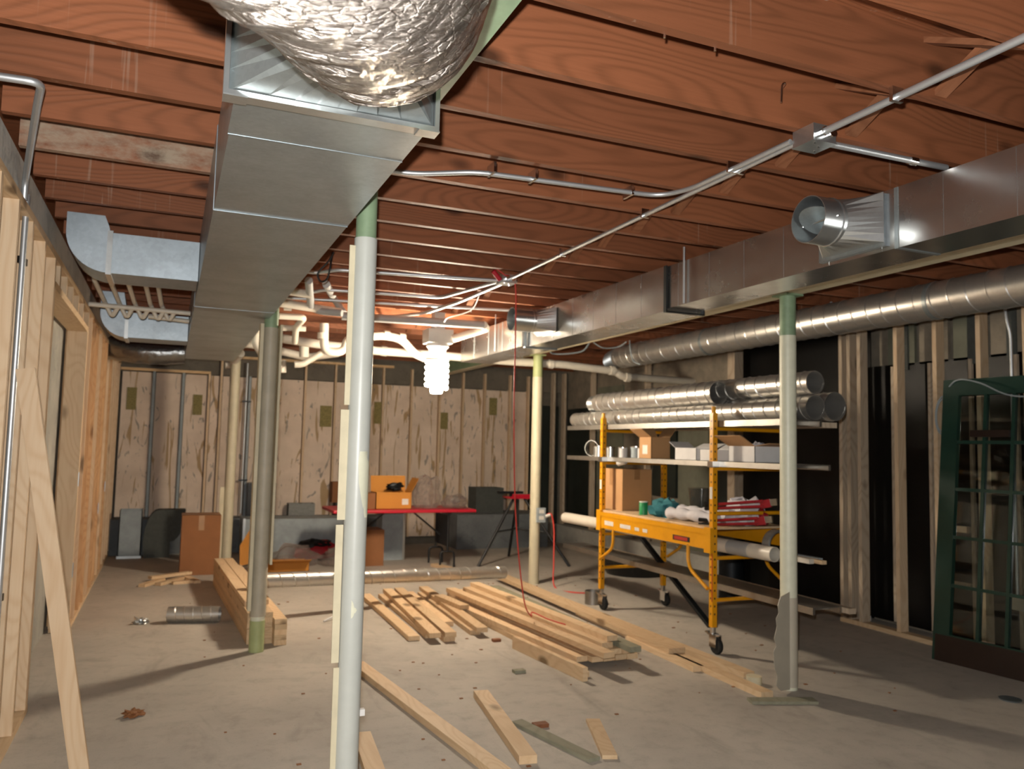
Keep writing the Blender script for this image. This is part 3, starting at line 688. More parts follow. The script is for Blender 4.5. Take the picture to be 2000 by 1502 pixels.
for (y0, y1, z0, z1, m_) in ((6.50, 6.66, .80, .84, 'white_label'), (6.20, 6.38, .80, .835, 'white_label'), (6.06, 6.13, .80, .83, 'white_label'), (5.93, 6.0, .80, .83, 'white_label'), (5.32, 5.55, .79, .83, 'black_paint')):
    MB().box(x-.0015, x, y0, y1, z0, z1).build('label', m_, sc, False)
MB().box(x-.003, x-.0015, 5.35, 5.53, .797, .823).build('label', 'red_label', sc, False)
for (y, z) in ((SY0, 1.19), (SY1, 1.17)): MB().box(SX0-.0225, SX0-.021, y-.016, y+.016, z-.045, z+.045).build('label', 'white_label', sc, False)
for (y, z0, z1) in ((SY0, .38, .80), (SY1, .30, .36), (SY1, .6, .75)): MB().box(SX0-.0228, SX0-.0212, y-.021, y-.012, z0, z1).build('red_strip', 'red_label', sc, False)
for (y) in (SY0, SY1): MB().box(SX0-.03, SX0+.03, y-.03, y+.035, 1.385, 1.43).build('plank_clip', 'chrome', sc, False)
MB().box(SX0-.02, SX1+.02, SY0-.01, SY1+.01, .915, .93).build('platform', 'pine_along', sc, False)
TZ = .93
# planks laid on the rungs
def plank(name, x0, x1, y0, y1, z0, z1, label, lip=True):
    t = thing(name, ((x0+x1)/2, (y0+y1)/2, z0), label, 'plank')
    MB().box(x0, x1, y0, y1, z1-.006, z1).build('deck', 'aluminium', t, False)
    for a in (x0, x1-.02): MB().box(a, a+.02, y0, y1, z0, z1-.006).build('side_rail', 'aluminium', t, False)
    k = y0+.1
    while k < y1-.1: MB().box(x0+.02, x1-.02, k, k+.02, z0+.01, z1-.006).build('cross_rib', 'aluminium', t, False); k += .3
    return t
plank('scaffold_plank', 3.87, 4.24, 4.30, 7.60, 1.391, 1.43, 'long metal plank on the middle rungs, carrying cans and cartons')
plank('scaffold_plank', 3.87, 4.24, 4.38, 7.60, 1.696, 1.74, 'topmost metal plank, under the stacked spiral ducts')
tag(MB().box(4.28, 4.50, 4.50, 7.4, 1.696, 1.735).build('board', 'pine_grey', None, False), 'grey board lying beside the topmost metal plank under the ducts', 'board')
t = plank('walk_plank', 4.12, 4.38, 4.35, 8.15, .403, .45, 'weathered slotted plank lying low across the scaffold bottom rungs')
tag(MB().box(4.40, 4.46, 4.3, 7.9, .403, .44).build('board', 'pine_grey', None, False), 'narrow grey board beside the low slotted plank', 'board')
# ducts on top
spiral('spiral_duct', (4.02, 4.46, 1.812), (4.02, 7.70, 1.812), .071, 'left front spiral duct on top of the scaffold, shortest end at the post', pitch=.12)
spiral('spiral_duct', (4.203, 4.40, 1.831), (4.203, 7.5, 1.831), .089, 'middle spiral duct of the lower row on the scaffold top', pitch=.12)
spiral('spiral_duct', (4.406, 4.42, 1.848), (4.406, 7.55, 1.848), .104, 'widest spiral duct, right end of the lower row on the scaffold top', pitch=.13)
spiral('spiral_duct', (4.20, 4.40, 2.01), (4.20, 6.0, 2.012), .083, 'upper short spiral duct stacked on the others, open end beside the post', pitch=.12)
spiral('spiral_duct', (4.10, 5.35, 1.978), (4.10, 7.25, 1.978), .094, 'upper duct at the back of the scaffold stack with a dark open rim', pitch=.12) if False else None
spiral('spiral_duct', (4.055, 5.30, 1.975), (4.055, 7.25, 1.975), .093, 'upper left spiral duct on the scaffold stack with a dark open rim', pitch=.12)
m = MB()
for i in range(4): m.lathe([(.07, 0), (.082, .014), (.07, .028)], (4.055, 7.26+.035*i, 1.972), 20, (0, 1, 0))
tag(m.build('adjustable_elbow', 'galvanised_bright'), 'ribbed duct elbow at the far end of the upper left duct', 'duct fitting')
# on the middle plank
SZ = 1.43
def can(name, x, y, z, r, h, mat, label, lid=None):
    t = thing(name, (x, y, z), label, 'can'); MB().lathe([(r, 0), (r, h*.95), (r*.96, h*.97), (r*.96, h)], (x, y, z), 20).build('body', mat, t)
    MB().lathe([(r*1.03, 0), (r*1.03, .008)], (x, y, z+h), 20).build('rim', lid or 'chrome', t); return t
can('metal_can', 3.98, 7.12, SZ, .05, .10, 'galvanised_bright', 'left small shiny can on the far end of the middle plank')
can('metal_can', 4.00, 6.92, SZ, .045, .09, 'galvanised_bright', 'second shiny can from the far end of the middle plank')
t = MB().pipe([(4.02, 7.22, SZ+.17), (4.10, 7.30, SZ+.17)], .085, .004, 24); t.lathe([(.08, 0), (.08, .012)], (4.06, 7.26, SZ), 16)
tag(MB().pipe([(3.98, 7.27, SZ+.082), (4.03, 7.30, SZ+.082)], .08, .004, 24).build('pipe_ring', 'galvanised_bright'), 'round metal collar standing on edge at the far end of the middle plank', 'duct fitting')
can('paint_can', 4.02, 6.72, SZ, .045, .09, 'white_box', 'white can on the middle plank, left of the tall open carton')
can('paint_can', 4.13, 6.66, SZ, .055, .10, 'sheet_grey', 'grey can close behind the white can on the middle plank')
can('white_cup', 4.0, 6.36, SZ, .032, .09, 'white_box', 'small white cup tight against the tall open carton')
def carton(name, x0, x1, y0, y1, z, h, mat, label, flaps=(1, 1, 1, 1), fmat=None, fl=.5, extra=None, inner='cardboard_dark'):
    t = thing(name, ((x0+x1)/2, (y0+y1)/2, z), label, 'box'); th = .004; fmat = fmat or mat
    m = MB(); m.box(x0, x1, y0, y1, z, z+th); m.box(x0, x0+th, y0, y1, z, z+h); m.box(x1-th, x1, y0, y1, z, z+h)
    m.box(x0, x1, y0, y0+th, z, z+h); m.box(x0, x1, y1-th, y1, z, z+h); m.build('carton_body', mat, t, False)
    L = min(x1-x0, y1-y0)*fl; zt = z+h
    F = [((x0, y0), (x0, y1), (-1, 0)), ((x1, y0), (x1, y1), (1, 0)), ((x0, y0), (x1, y0), (0, -1)), ((x0, y1), (x1, y1), (0, 1))]
    for q, (a, b, d) in zip(flaps, F):
        if not q: continue
        ang = q if q != 1 else .6
        o = V((d[0]*L*math.cos(ang), d[1]*L*math.cos(ang), L*math.sin(ang)))
        a, b = V((a[0], a[1], zt)), V((b[0], b[1], zt)); MB().prism([a, b, b+o, a+o], (0, 0, .004)).build('flap', fmat, t, False)
    return t
def closed_box(x0, x1, y0, y1, z, h, mat, label, tape=True, rot=0):
    t = thing('cardboard_box', ((x0+x1)/2, (y0+y1)/2, z), label, 'box')
    MB().box(x0, x1, y0, y1, z, z+h).build('carton_body', mat, t, False)
    if tape:
        ym = (y0+y1)/2; MB().box(x0-.001, x1+.001, ym-.03, ym+.03, z+h, z+h+.001).build('tape', 'tape', t, False)
        MB().box(x0-.0015, x0, ym-.03, ym+.03, z+h*.6, z+h).build('tape', 'tape', t, False)
        MB().box((x0+x1)/2-.03, (x0+x1)/2+.03, y0-.0015, y0, z+h*.75, z+h).build('tape', 'tape', t, False)
    if rot: t.rotation_euler.z = rot
    return t
c_ = carton('cardboard_carton', 3.94, 4.14, 6.10, 6.30, SZ, .19, 'cardboard', 'tall open brown carton on the middle plank', (1.0, .9, 0, .9), fl=.6)
MB().box(3.938, 3.94, 6.16, 6.24, SZ+.04, SZ+.12).build('label', 'white_label', c_, False)
carton('white_carton', 3.95, 4.15, 5.45, 5.75, SZ, .10, 'white_box', 'left low white carton on the middle plank', (0, .4, 0, .5))
carton('white_carton', 3.92, 4.10, 5.20, 5.36, SZ, .09, 'white_box', 'middle small white carton touching the near front upright', (0, .5, 0, 0))
carton('white_carton', 3.95, 4.2, 4.74, 5.04, SZ, .12, 'white_box', 'right white carton with brown flaps spread open on the middle plank', (.5, .15, .12, .5), 'cardboard', .6)
tag(MB().blob((4.1, 4.88, SZ+.11), .06, .07, .04, .5, seed=3).build('white_fittings', 'rag_white'), 'heap of small white bits in the open white carton', 'fittings')
tag(MB().lathe([(.028, 0), (.028, .09)], (3.90, 6.60, 1.375), 14, (.4, -1, .3)).build('tape_roll', 'white_label'), 'white roll hanging at the edge of the middle plank above the big box', 'roll')
# on the platform
closed_box(3.95, 4.27, 6.60, 7.02, TZ, .39, 'cardboard', 'large closed cardboard box on the far end of the scaffold platform')
can('green_can', 3.93, 6.20, TZ, .038, .11, 'green_can', 'small green can on the scaffold platform', 'white_label')
tag(MB().blob((4.02, 6.0, TZ+.055), .12, .15, .10, .5, seed=5).build('teal_cloth', 'teal_cloth'), 'crumpled teal cloth beside the green can', 'cloth')
tag(MB().tube(curve([(3.93, 5.80, TZ+.05), (3.95, 5.55, TZ+.055), (3.97, 5.22, TZ+.05)], 8), [.045+.008*math.sin(i*1.3) for i in range(17)], 14).build('plastic_roll', 'rag_white'), 'front long crumpled white plastic roll on the platform', 'plastic bag')
tag(MB().tube(curve([(4.06, 5.82, TZ+.06), (4.08, 5.5, TZ+.06), (4.10, 5.2, TZ+.06)], 8), [.055+.008*math.sin(i*1.7) for i in range(17)], 14).build('plastic_roll', 'rag_white'), 'rear long crumpled white plastic roll on the platform', 'plastic bag')
tag(MB().blob((4.26, 5.25, TZ+.08), .16, .17, .14, .5, seed=8).build('white_bag', 'rag_white'), 'bulging white bag behind the red-handled tools', 'bag')
t = thing('smoked_bin', (4.3, 5.85, TZ), 'dark glossy translucent bin standing behind the white rolls', 'bin')
MB().lathe([(.09, 0), (.115, .25), (.115, .255)], (4.30, 5.85, TZ), 24).build('bin_body', 'smoked_plastic', t)
t = thing('paper_sheet', (4.2, 6.1, TZ), 'flat white paper pack behind the teal cloth', 'paper')
MB().box(4.10, 4.40, 5.98, 6.25, TZ, TZ+.06).build('paper_stack', 'rag_white', t, False)
def cutter(y0, x0, z, dy, lab):
    t = thing('pipe_tool', (x0, y0, z), lab, 'tool')
    for s_ in (-1, 1):
        MB().tube([(x0, y0+.0, z+.02+s_*.015), (x0+.18, y0-dy*.75, z+.06+s_*.02)], .012, 10).build('handle', 'red_tool', t)
        MB().tube([(x0-.05, y0+.10, z+.015+s_*.02), (x0, y0, z+.02+s_*.015)], .016, 10).build('grip', 'black_plastic', t)
    MB().bar((x0+.175, y0-dy*.7, z+.05), (x0+.21, y0-dy*.88, z+.07), .022, .06).build('head', 'red_tool', t)
    MB().bar((x0+.2, y0-dy*.82, z+.07), (x0+.23, y0-dy, z+.08), .02, .05).build('jaw', 'chrome', t)
cutter(5.20, 3.98, TZ+.13, .40, 'upper red long-handled cutter resting on the white bag'); cutter(5.24, 3.95, TZ, .42, 'lower red long-handled cutter lying on the platform')
tag(MB().blob((4.33, 4.98+.13, TZ+.05), .05, .06, .08, .4, seed=2).build('red_strap_bundle', 'red_tool'), 'bundle of red straps at the near end of the platform', 'strap')
# hanging / lying through the rungs
t = thing('pvc_pipe', (4.02, 6.1, .715), 'long off-white plastic pipe laid across the scaffold below the platform', 'pipe')
MB().pipe([(3.93, 7.73, .772), (4.08, 4.68, .772)], .054, .004, 24).build('tube_wall', 'pvc', t)
MB().pipe([(4.058, 5.15, .772), (4.068, 4.92, .772)], .056, .001, 24).build('printed_band', 'pvc_grey', t)
t = MB()
for i in range(6): t.tube([(4.34+.11*math.cos(a), 4.98-.012*i, .80+.11*math.sin(a)) for a in [2*math.pi*k/24 for k in range(25)]], .012, 8, False)
tag(t.build('metal_ring_coil', 'galvanised_bright'), 'round ribbed metal duct collar hanging on the near rungs', 'duct fitting')
for i, (x, y0, y1, z, m_) in enumerate(((4.30, 4.55, 7.0, .735, 'pvc'), (4.37, 4.50, 7.1, .74, 'pine_along'), (4.45, 4.62, 7.2, .742, 'sheet_grey'))):
    tag(MB().box(x-.022, x+.022, y0, y1, .716, .742 if i else .75).build('long_strip', m_, None, False), ('pale strip, leftmost of three lying on the scaffold rungs', 'tan wooden strip, middle of three lying on the scaffold rungs', 'grey metal strip, rightmost of three lying on the scaffold rungs')[i], 'strip')
tag(MB().bar((4.36, 5.80, .012), (4.325, 6.98, .72), .05, .03).build('leaning_strut', 'dark_metal', None, False), 'dark metal strut leaning inside the scaffold down to the floor', 'strut')
t = thing('tin_can', (3.88, 7.0, 0), 'rusty open tin can on the floor behind the near left caster', 'can')
MB().pipe([(3.88, 7.02, .002), (3.88, 7.02, .13)], .075, .003, 20).build('can_wall', 'aluminium', t)
tag(MB().lathe([(.36, 0), (.42, .14), (.43, .15), (.36, .15)], (5.35, 8.6, 0), 26).build('black_basin', 'black_plastic'), 'low round black basin on the floor behind the scaffold', 'basin')
tag(MB().lathe([(.13, 0), (.13, .62)], (5.45, 6.9, 0), 20).build('grey_cylinder', 'dark_metal'), 'dark upright cylinder behind the low slotted plank near the wall', 'cylinder')

# ============================================================ DOOR AND RIGHT WALL ITEMS
dr = thing('french_door', (5.4, 4.0, 0), 'dark green glazed door leaning against the right wall studs', 'door')
DW, DH, DT = .86, 2.11, .044
O = V((5.33, 4.42, 0)); ux = V((.115, -.993, 0)).normalized(); nrm = V((.993, .115, 0)); lean = math.asin(.21/DH*1.0)
uz = V((nrm.x*math.sin(lean), nrm.y*math.sin(lean), math.cos(lean))); un = ux.cross(uz)
if un.x < 0: un = -un
def dbox(a0, a1, b0, b1, c0, c1, nm, mat):
    vs = [O+ux*a+uz*b+un*c for (a, b, c) in ((a0, b0, c0), (a1, b0, c0), (a1, b0, c1), (a0, b0, c1), (a0, b1, c0), (a1, b1, c0), (a1, b1, c1), (a0, b1, c1))]
    return MB().add(vs, [(3, 2, 1, 0), (4, 5, 6, 7), (0, 1, 5, 4), (1, 2, 6, 5), (2, 3, 7, 6), (3, 0, 4, 7)]).build(nm, mat, dr, False)
ST, TR, BR = .125, .125, .20
dbox(0, ST, 0, DH, 0, DT, 'stile', 'door_green'); dbox(DW-ST, DW, 0, DH, 0, DT, 'stile', 'door_green')
dbox(ST, DW-ST, DH-TR, DH, 0, DT, 'top_rail', 'door_green'); dbox(ST, DW-ST, 0, BR, 0, DT, 'bottom_rail', 'door_green')
dbox(.02, DW-.02, .0, BR-.01, -.003, 0, 'kick_plate', 'kick_brown')
gw = (DW-2*ST); gh = (DH-TR-BR)
for i in (1, 2): dbox(ST+gw*i/3-.012, ST+gw*i/3+.012, BR, DH-TR, .004, DT-.004, 'muntin', 'door_green')
for j in range(1, 5): dbox(ST, DW-ST, BR+gh*j/5-.012, BR+gh*j/5+.012, .006, DT-.006, 'muntin', 'door_green')
for i in range(3):
    for j in range(5): dbox(ST+gw*i/3+.012, ST+gw*(i+1)/3-.012, BR+gh*j/5+.012, BR+gh*(j+1)/5-.012, .020, .024, 'pane', 'window_glass')
dbox(.235, .52, 1.665, 1.715, -.02, .003, 'brown_board', 'kick_brown')
t = thing('cable_coil', (5.34, 4.6, 1.8), 'thin grey cable coil hooked over the top of the green door', 'cable')
m = MB()
for r in (.10, .115): m.tube([(5.56+.01*math.sin(a), 4.47+r*.6*math.cos(a), 1.83+r*1.3*math.sin(a)) for a in [2*math.pi*k/28 for k in range(29)]], .005, 8, False)
m.build('coil', 'sheet_grey', t)
MB().tube(curve([(5.56, 4.47, 1.97), (5.53, 4.33, 2.09), (5.50, 4.12, 2.06), (5.49, 3.9, 1.96), (5.49, 3.7, 1.94), (5.5, 3.5, 2.0)], 8), .006, 8).build('cable_end', 'sheet_grey', t)
t = thing('electrical_conduit', (5.68, 3.9, 0), 'thin steel conduit on the right wall behind the green door', 'conduit')
MB().tube(rounded([(5.66, 4.03, 2.74), (5.66, 4.0, 2.5), (5.68, 3.99, 2.42), (5.685, 3.99, .5)], .08), .012, 10).build('conduit', 'conduit_metal', t)
MB().box(5.66, 5.695, 3.93, 4.03, .42, .52).build('outlet_box', 'galvanised_bright', t, False)
tag(MB().lathe([(.06, 0), (.065, .01), (.03, .018)], (4.92, 3.52, 0), 18).build('floor_cap', 'galvanised_matte'), 'small round grey cap on the floor at the right edge', 'cap')
# wires under the right joists
t = thing('loose_wires', (4.4, 7.8, 2.6), 'grey wires drooping beside the far end of the spiral duct', 'cable')
MB().tube(curve([(3.87, 7.6, 2.72), (3.85, 8.0, 2.56), (4.25, 8.05, 2.60), (4.35, 8.0, 2.735)], 8), .010, 8).build('wire', 'sheet_grey', t)
MB().tube(curve([(4.35, 8.0, 2.735), (4.5, 8.0, 2.66), (4.7, 8.0, 2.68), (4.76, 7.9, 2.735)], 8), .008, 8).build('wire', 'sheet_grey', t)
MB().tube(curve([(4.74, 7.8, 2.735), (4.72, 7.75, 2.62), (4.76, 7.75, 2.50), (4.82, 7.7, 2.46)], 8), .008, 8).build('wire', 'sheet_grey', t)

# ============================================================ RED EXTENSION CORD AND OUTLET
t = thing('extension_cord', (2.27, 5.35, 0), 'red extension cord hanging from the far junction box to the lumber', 'cord')
MB().tube(curve([(2.10, 5.30, 2.78), (2.17, 5.30, 2.74), (2.265, 5.33, 2.70), (2.30, 5.38, 2.3), (2.31, 5.40, 1.78), (2.35, 5.42, 1.03), (2.44, 5.45, .42), (2.62, 5.7, .22), (2.70, 5.85, .215), (2.72, 5.6, .21), (2.76, 5.4, .21)], 10), .005, 8).build('cord', 'cord_red', t)
MB().tube([(2.08, 5.30, 2.76), (2.14, 5.31, 2.70)], .018, 10).build('plug', 'red_plastic', t)
t = thing('extension_cord', (3.9, 8.1, 0), 'second red cord looping from the grey outlet box down to the floor', 'cord')
MB().tube(curve([(3.90, 8.16, .75), (3.96, 8.14, .77), (3.99, 8.12, .60), (3.96, 8.05, .25), (3.93, 7.95, .008), (3.98, 7.6, .007), (4.25, 7.5, .007)], 10), .008, 8).build('cord', 'cord_red', t)
MB().tube([(3.90, 8.155, .745), (3.95, 8.14, .765)], .018, 10).build('plug', 'white_label', t)
t = thing('outlet_box', (3.86, 8.17, .70), 'grey outlet box strapped to the cream post by the red cord', 'outlet')
MB().box(3.80, 3.90, 8.155, 8.19, .68, .84).build('box_body', 'sheet_grey', t, False)
for z in (.71, .78): MB().box(3.82, 3.88, 8.152, 8.155, z, z+.04).build('socket', 'white_label', t, False)

# ============================================================ LUMBER
GR = 'pine boards of the stack behind the second post'
for c_ in range(3):
    for l_ in range(7 if c_ < 2 else 5):
        x = .655+.093*c_+.0015*random.uniform(-1, 1); yn = 6.36-(.10 if c_ == 2 else 0)+random.uniform(-.015, .015)
        if l_ == 6: yn += .25 if c_ == 0 else .3
        tag(MB().bar((x, yn, .019+.0383*l_), (x-.10, 9.1, .019+.0383*l_), .088, .0378).build('lumber', 'pine_along', None, False),
            'pine board, %s column, %s from the floor, in the squared stack behind the second post' % (('left', 'middle', 'right')[c_], ('lowest', 'second', 'third', 'fourth', 'fifth', 'sixth', 'seventh')[l_]), 'board', GR)
def board(a, b, wd, th, label, mat='pine_along', z=None, edge=False, z2=None, group=None, roll=0):
    z = z if z is not None else 0; z2 = z if z2 is None else z2; h = wd if edge else th; w_ = th if edge else wd
    return tag(MB().bar((a[0], a[1], z+h/2+.0005), (b[0], b[1], z2+h/2+.0005), w_, h-.001, roll=roll).build('lumber', mat, None, False), label, 'board', group)
T = .038; W = .089
# short boards left of the long pile (two layers)
G2 = 'pieces hidden under the short boards beyond the nearest post'
for (x0, x1, y0, y1, nm) in ((2.02, 1.97, 6.15, 7.9, 'left'), (2.12, 2.07, 6.0, 7.8, 'middle'), (2.42, 2.34, 6.15, 7.9, 'right')):
    board((x1, y0), (x0, y1), W, T, '%s one of three pine pieces lying under the low pile of short boards' % nm, group=G2)
board((1.82, 6.10), (1.86, 7.95), W, T, 'leftmost short pine board, lying flat, nearest the first post', z=.0)
board((1.95, 5.98), (2.08, 7.95), W, T, 'second short pine board from the left on the low pile', z=.0395)
board((2.07, 5.97), (2.20, 7.97), W, T, 'third short pine board from the left on the low pile', z=.0395)
board((2.36, 6.05), (2.46, 7.98), W, T, 'rightmost short pine board on the low pile with a notched end', z=.0395)
board((2.23, 6.50), (2.30, 7.95), W, T, 'short pine board between the third and the rightmost short boards', z=.0)
board((2.46, 6.75), (2.40, 7.3), W, T, 'small offcut crossing the far end of the low pile', z=.079)
# long narrow pair
board((2.62, 4.80), (2.53, 6.95), T, T, 'long narrow strip lying beside the board on edge')
board((2.565, 4.72), (2.47, 5.66), W, T, 'pine board standing on edge at the front of the pile', edge=True)
# long pile
LN = 'boards of the lower layers in the long pile'
for k in range(4):
    x = 2.80+.093*k
    board((x, 4.98), (x-.17, 7.6), W, T, 'pine board in the bottom layer of the long pile, %s from the left' % ('first', 'second', 'third', 'fourth')[k], group=LN, z=.04)
for k in range(3):
    x = 2.86+.093*k
    board((x, 4.99), (x-.18, 7.5), W, T, 'pine board in the second layer of the long pile, %s from the left' % ('first', 'second', 'third')[k], group=LN, z=.0785)
for yy in (5.3, 6.9): board((2.60, yy), (3.28, yy), W, .038, 'cross piece under the long pile, %s end' % ('near' if yy < 6 else 'far'), 'pine_across')
board((2.70, 5.02), (2.46, 7.45), W, T, 'lowest left board of the long pile, edge toward the bare floor', z=.04)
board((2.775, 4.78), (2.55, 7.40), W, T, 'front top board of the long pile, lit along its whole length', z=.117)
board((2.90, 5.02), (2.72, 7.40), W, T, 'second board of the third layer in the long pile', z=.117)
board((2.955, 5.05), (2.80, 7.42), W, T, 'highest board on the long pile', z=.1555)
board((3.03, 4.86), (3.0, 7.4), W, T, 'greenish right end board of the long pile', 'pine_green', z=.117)
board((3.22, 9.35), (3.13, 9.75), W, T, 'short board end poking out beyond the spiral duct on the floor')
board((3.48, 5.02), (3.52, 8.5), .14, T, 'widest long board lying right of the pile', z=.038)
board((3.66, 4.45), (3.62, 8.2), W, T, 'rightmost long board ending near the front caster')
board((3.42, 4.68), (3.44, 5.6), W, T, 'short board under the end of the widest long board')
board((3.47, 4.05), (3.52, 6.6), W, T, 'board end nearest the foot of the pale green post', z=0)
tag(MB().lathe([(.05, 0), (.05, .05)], (3.60, 4.33, .0), 16).build('tape_roll', 'cream_strip'), 'small tan roll on the floor beside the green post foot', 'roll')
# foreground pieces
board((1.49, 3.36), (1.25, 5.5), W, T, 'long foreground board running out of the bottom edge')
board((1.655, 3.6), (1.81, 4.64), W, .04, 'pale short board in the middle foreground, left of the greenish board', z=0)
board((2.055, 3.52), (2.235, 4.02), .075, .02, 'small flat offcut in the right foreground')
board((1.97, 3.52), (1.83, 4.14), .07, .018, 'greenish weathered board lying flat between two foreground offcuts', 'pine_green', z=0)
board((.93, 3.62), (.985, 4.18), W, T, 'board piece at the bottom edge right of the nearest post')
for (x, y, s_, m_, lab) in ((1.93, 3.93+.12, .05, 'bridging_wood', 'brown wood chip beside the pale foreground board'), (2.24, 5.05, .05, 'pine_green', 'small greenish chip left of the board on edge'), (2.42, 5.9, .04, 'bridging_wood', 'tiny reddish block at the end of the short boards')):
    tag(MB().box(x-s_*.8, x+s_*.8, y-s_*.5, y+s_*.5, 0, .02).build('wood_chip', m_, None, False), lab, 'wood chip')
t = tag(MB().blob((-.1, 4.93, .012), .05, .045, .02, .8, seed=11).build('debris', 'cardboard_dark'), 'dark leaf-like scrap on the bare floor at lower left', 'debris')
m = MB(); random.seed(3)
for k in range(140):
    x, y = random.uniform(.2, 5), random.uniform(3.4, 9); s_ = random.uniform(.003, .012)
    m.box(x-s_, x+s_, y-s_*.7, y+s_*.7, 0, .004)
tag(m.build('floor_crumbs', 'cardboard_dark', None, False), 'fine crumbs and sawdust scattered over the concrete floor', 'debris', kind='stuff')
m = [((-.17, 9.10), (.02, 9.45)), ((-.02, 9.15), (.22, 9.5)), ((.12, 9.2), (.34, 9.25)), ((-.1, 9.4), (.3, 9.65)), ((.26, 9.55), (.36, 9.2))]
for i, (a, b) in enumerate(m):
    board(a, b, .07, .03, ('leftmost', 'second', 'third', 'upper back', 'rightmost')[i]+' offcut in the little heap on the left floor', 'pine_along', z=.031 if i in (3,) else 0)
# leaning brace
tag(MB().bar((-.275, 4.10, .003), (-.600, 4.14, 1.80), .075, .038, (0, -1, .0)).build('leaning_board', 'pine_upright', None, False), 'pine board leaning diagonally against the left stud wall', 'board')

# spiral pipes on the floor
t = spiral('spiral_duct', (.70, 7.15, .335), (3.235, 7.72, .135+.09), .062, 'long thin spiral duct lying across the lumber stack and the floor boards', pitch=.12)
MB().pipe([(.705, 7.151, .335), (.79, 7.17, .3315)], .065, .004, 24).build('end_collar', 'dark_metal', t)
spiral('spiral_duct', (.075, 7.31, .066), (.47, 7.21, .066), .064, 'short piece of spiral duct lying alone on the left floor', pitch=.07)
tag(MB().tube(curve([(1.28, 6.95, .01), (1.42, 7.05, .05), (1.52, 7.15, .13), (1.6, 7.2, .18)], 6), .008, 8).build('white_strip', 'white_box'), 'white plastic strip leaning from the floor on the long thin duct', 'strip')
tag(MB().blob((-.13, 7.32, .018), .05, .04, .03, .8, seed=4).build('metal_scrap', 'galvanised_bright'), 'crumpled shiny scrap left of the short duct piece', 'scrap')

# ============================================================ FAR END: LEFT
t = thing('duct_piece', (-.38, 11.4, 0), 'upright rectangular duct piece in the far left corner', 'duct')
m = MB(); m.box(-.51, -.25, 11.3, 11.31, 0, .60); m.box(-.51, -.25, 11.57, 11.58, 0, .60); m.box(-.51, -.50, 11.3, 11.58, 0, .6); m.box(-.26, -.25, 11.3, 11.58, 0, .6); m.build('duct_wall', 'sheet_grey', t, False)
MB().box(-.52, -.24, 11.29, 11.30, .0, .03).build('rim', 'galvanised_bright', t, False)
t = thing('duct_elbow', (0, 11.4, 0), 'dark rectangular duct elbow standing in the far left corner', 'duct')
pr = [(-.20, 0), (.10, 0)]+[(.10+.16*math.sin(a), .10+.32*(1-math.cos(a))+.1) for a in [math.pi/2*i/6 for i in range(7)]]+[(.27, .60)]+[(-.05, .60)]+[(-.05-.17*math.sin(a), .60-.42*(1-math.cos(a))) for a in [math.pi/2*i/6 for i in range(1, 7)]]
MB().prism([(x-.01, 11.30, z) for x, z in pr], (0, .28, 0)).build('elbow_body', 'dark_block', t, False)
closed_box(.19, .60, 9.75, 10.15, 0, .66, 'cardboard_dark', 'tall brown cardboard box on the floor at far left, beside the cream post')
t = thing('galvanised_tub', (1.4, 11, 0), 'long grey sheet metal duct section lying in front of the far ledge', 'duct')
MB().box(.95, 2.30, 10.95, 11.45, 0, .50).build('duct_body', 'sheet_grey', t, False)
for x in (.95, 2.28): MB().box(x-.01, x+.02, 10.94, 11.46, 0, .51).build('end_flange', 'galvanised_bright', t, False)
def cmu(x0, x1, y0, y1, z, h, mat, label):
    t = thing('concrete_block', ((x0+x1)/2, (y0+y1)/2, z), label, 'block')
    m = MB(); th = .03; m.box(x0, x1, y0, y0+th, z, z+h); m.box(x0, x1, y1-th, y1, z, z+h)
    for a in (x0, (x0+x1)/2-th/2, x1-th): m.box(a, a+th, y0+th, y1-th, z, z+h)
    m.build('block_shell', mat, t, False)
cmu(1.60, 1.96, 11.66, 11.86, .455, .19, 'block_grey', 'pale concrete block on the ledge between the posts')
tag(MB().box(1.05, 1.42, 11.70, 11.90, .455, .93).build('black_case', 'black_plastic', None, False), 'black upright case on the ledge behind the second post', 'case')
cmu(2.25, 2.55, 11.66, 11.88, .455, .20, 'dark_block', 'dark block on the ledge, left of the nearest post sleeve')
tag(MB().box(2.20, 2.45, 11.68, 11.86, .655, .95).build('brown_carton', 'cardboard_dark', None, False), 'brown carton standing on the dark ledge block', 'box')
cmu(4.33, 4.78, 11.5, 11.85, .50, .38, 'dark_block', 'large dark grey block on the right ledge behind the saw stand')
# orange packaging on the floor
carton('orange_carton', .98, 1.60, 9.75, 10.1, 0, .10, 'cardboard_orange', 'flat open orange carton on the floor beyond the second post', (0, 0, .3, 0))
tag(MB().prism([(.86, 10.2, .02), (1.10, 10.25, .06), (1.22, 10.45, .35), (.98, 10.45, .42), (.86, 10.3, .25)], (.01, .01, .0)).build('carton_flap', 'cardboard_orange', None, False), 'torn orange carton panel standing beside the farthest cream post', 'cardboard')
tag(MB().blob((1.48, 10.22, .09), .28, .20, .15, .5, seed=6).build('plastic_heap', 'clear_plastic'), 'left heap of clear crumpled plastic on the floor behind the orange carton', 'plastic')
tag(MB().blob((2.06, 10.12, .08), .24, .20, .13, .5, seed=16).build('plastic_heap', 'clear_plastic'), 'right heap of clear crumpled plastic behind the nearest post', 'plastic')
t = thing('tool_bag', (1.9, 10.7, 0), 'flat red and black tool bag on the floor by the grey duct section', 'bag')
MB().blob((1.85, 10.68, .10), .30, .16, .14, .3, seed=9).build('bag_body', 'bag_red', t)
MB().blob((1.82, 10.68, .19), .22, .12, .07, .4, seed=10).build('bag_top', 'bag_black', t)

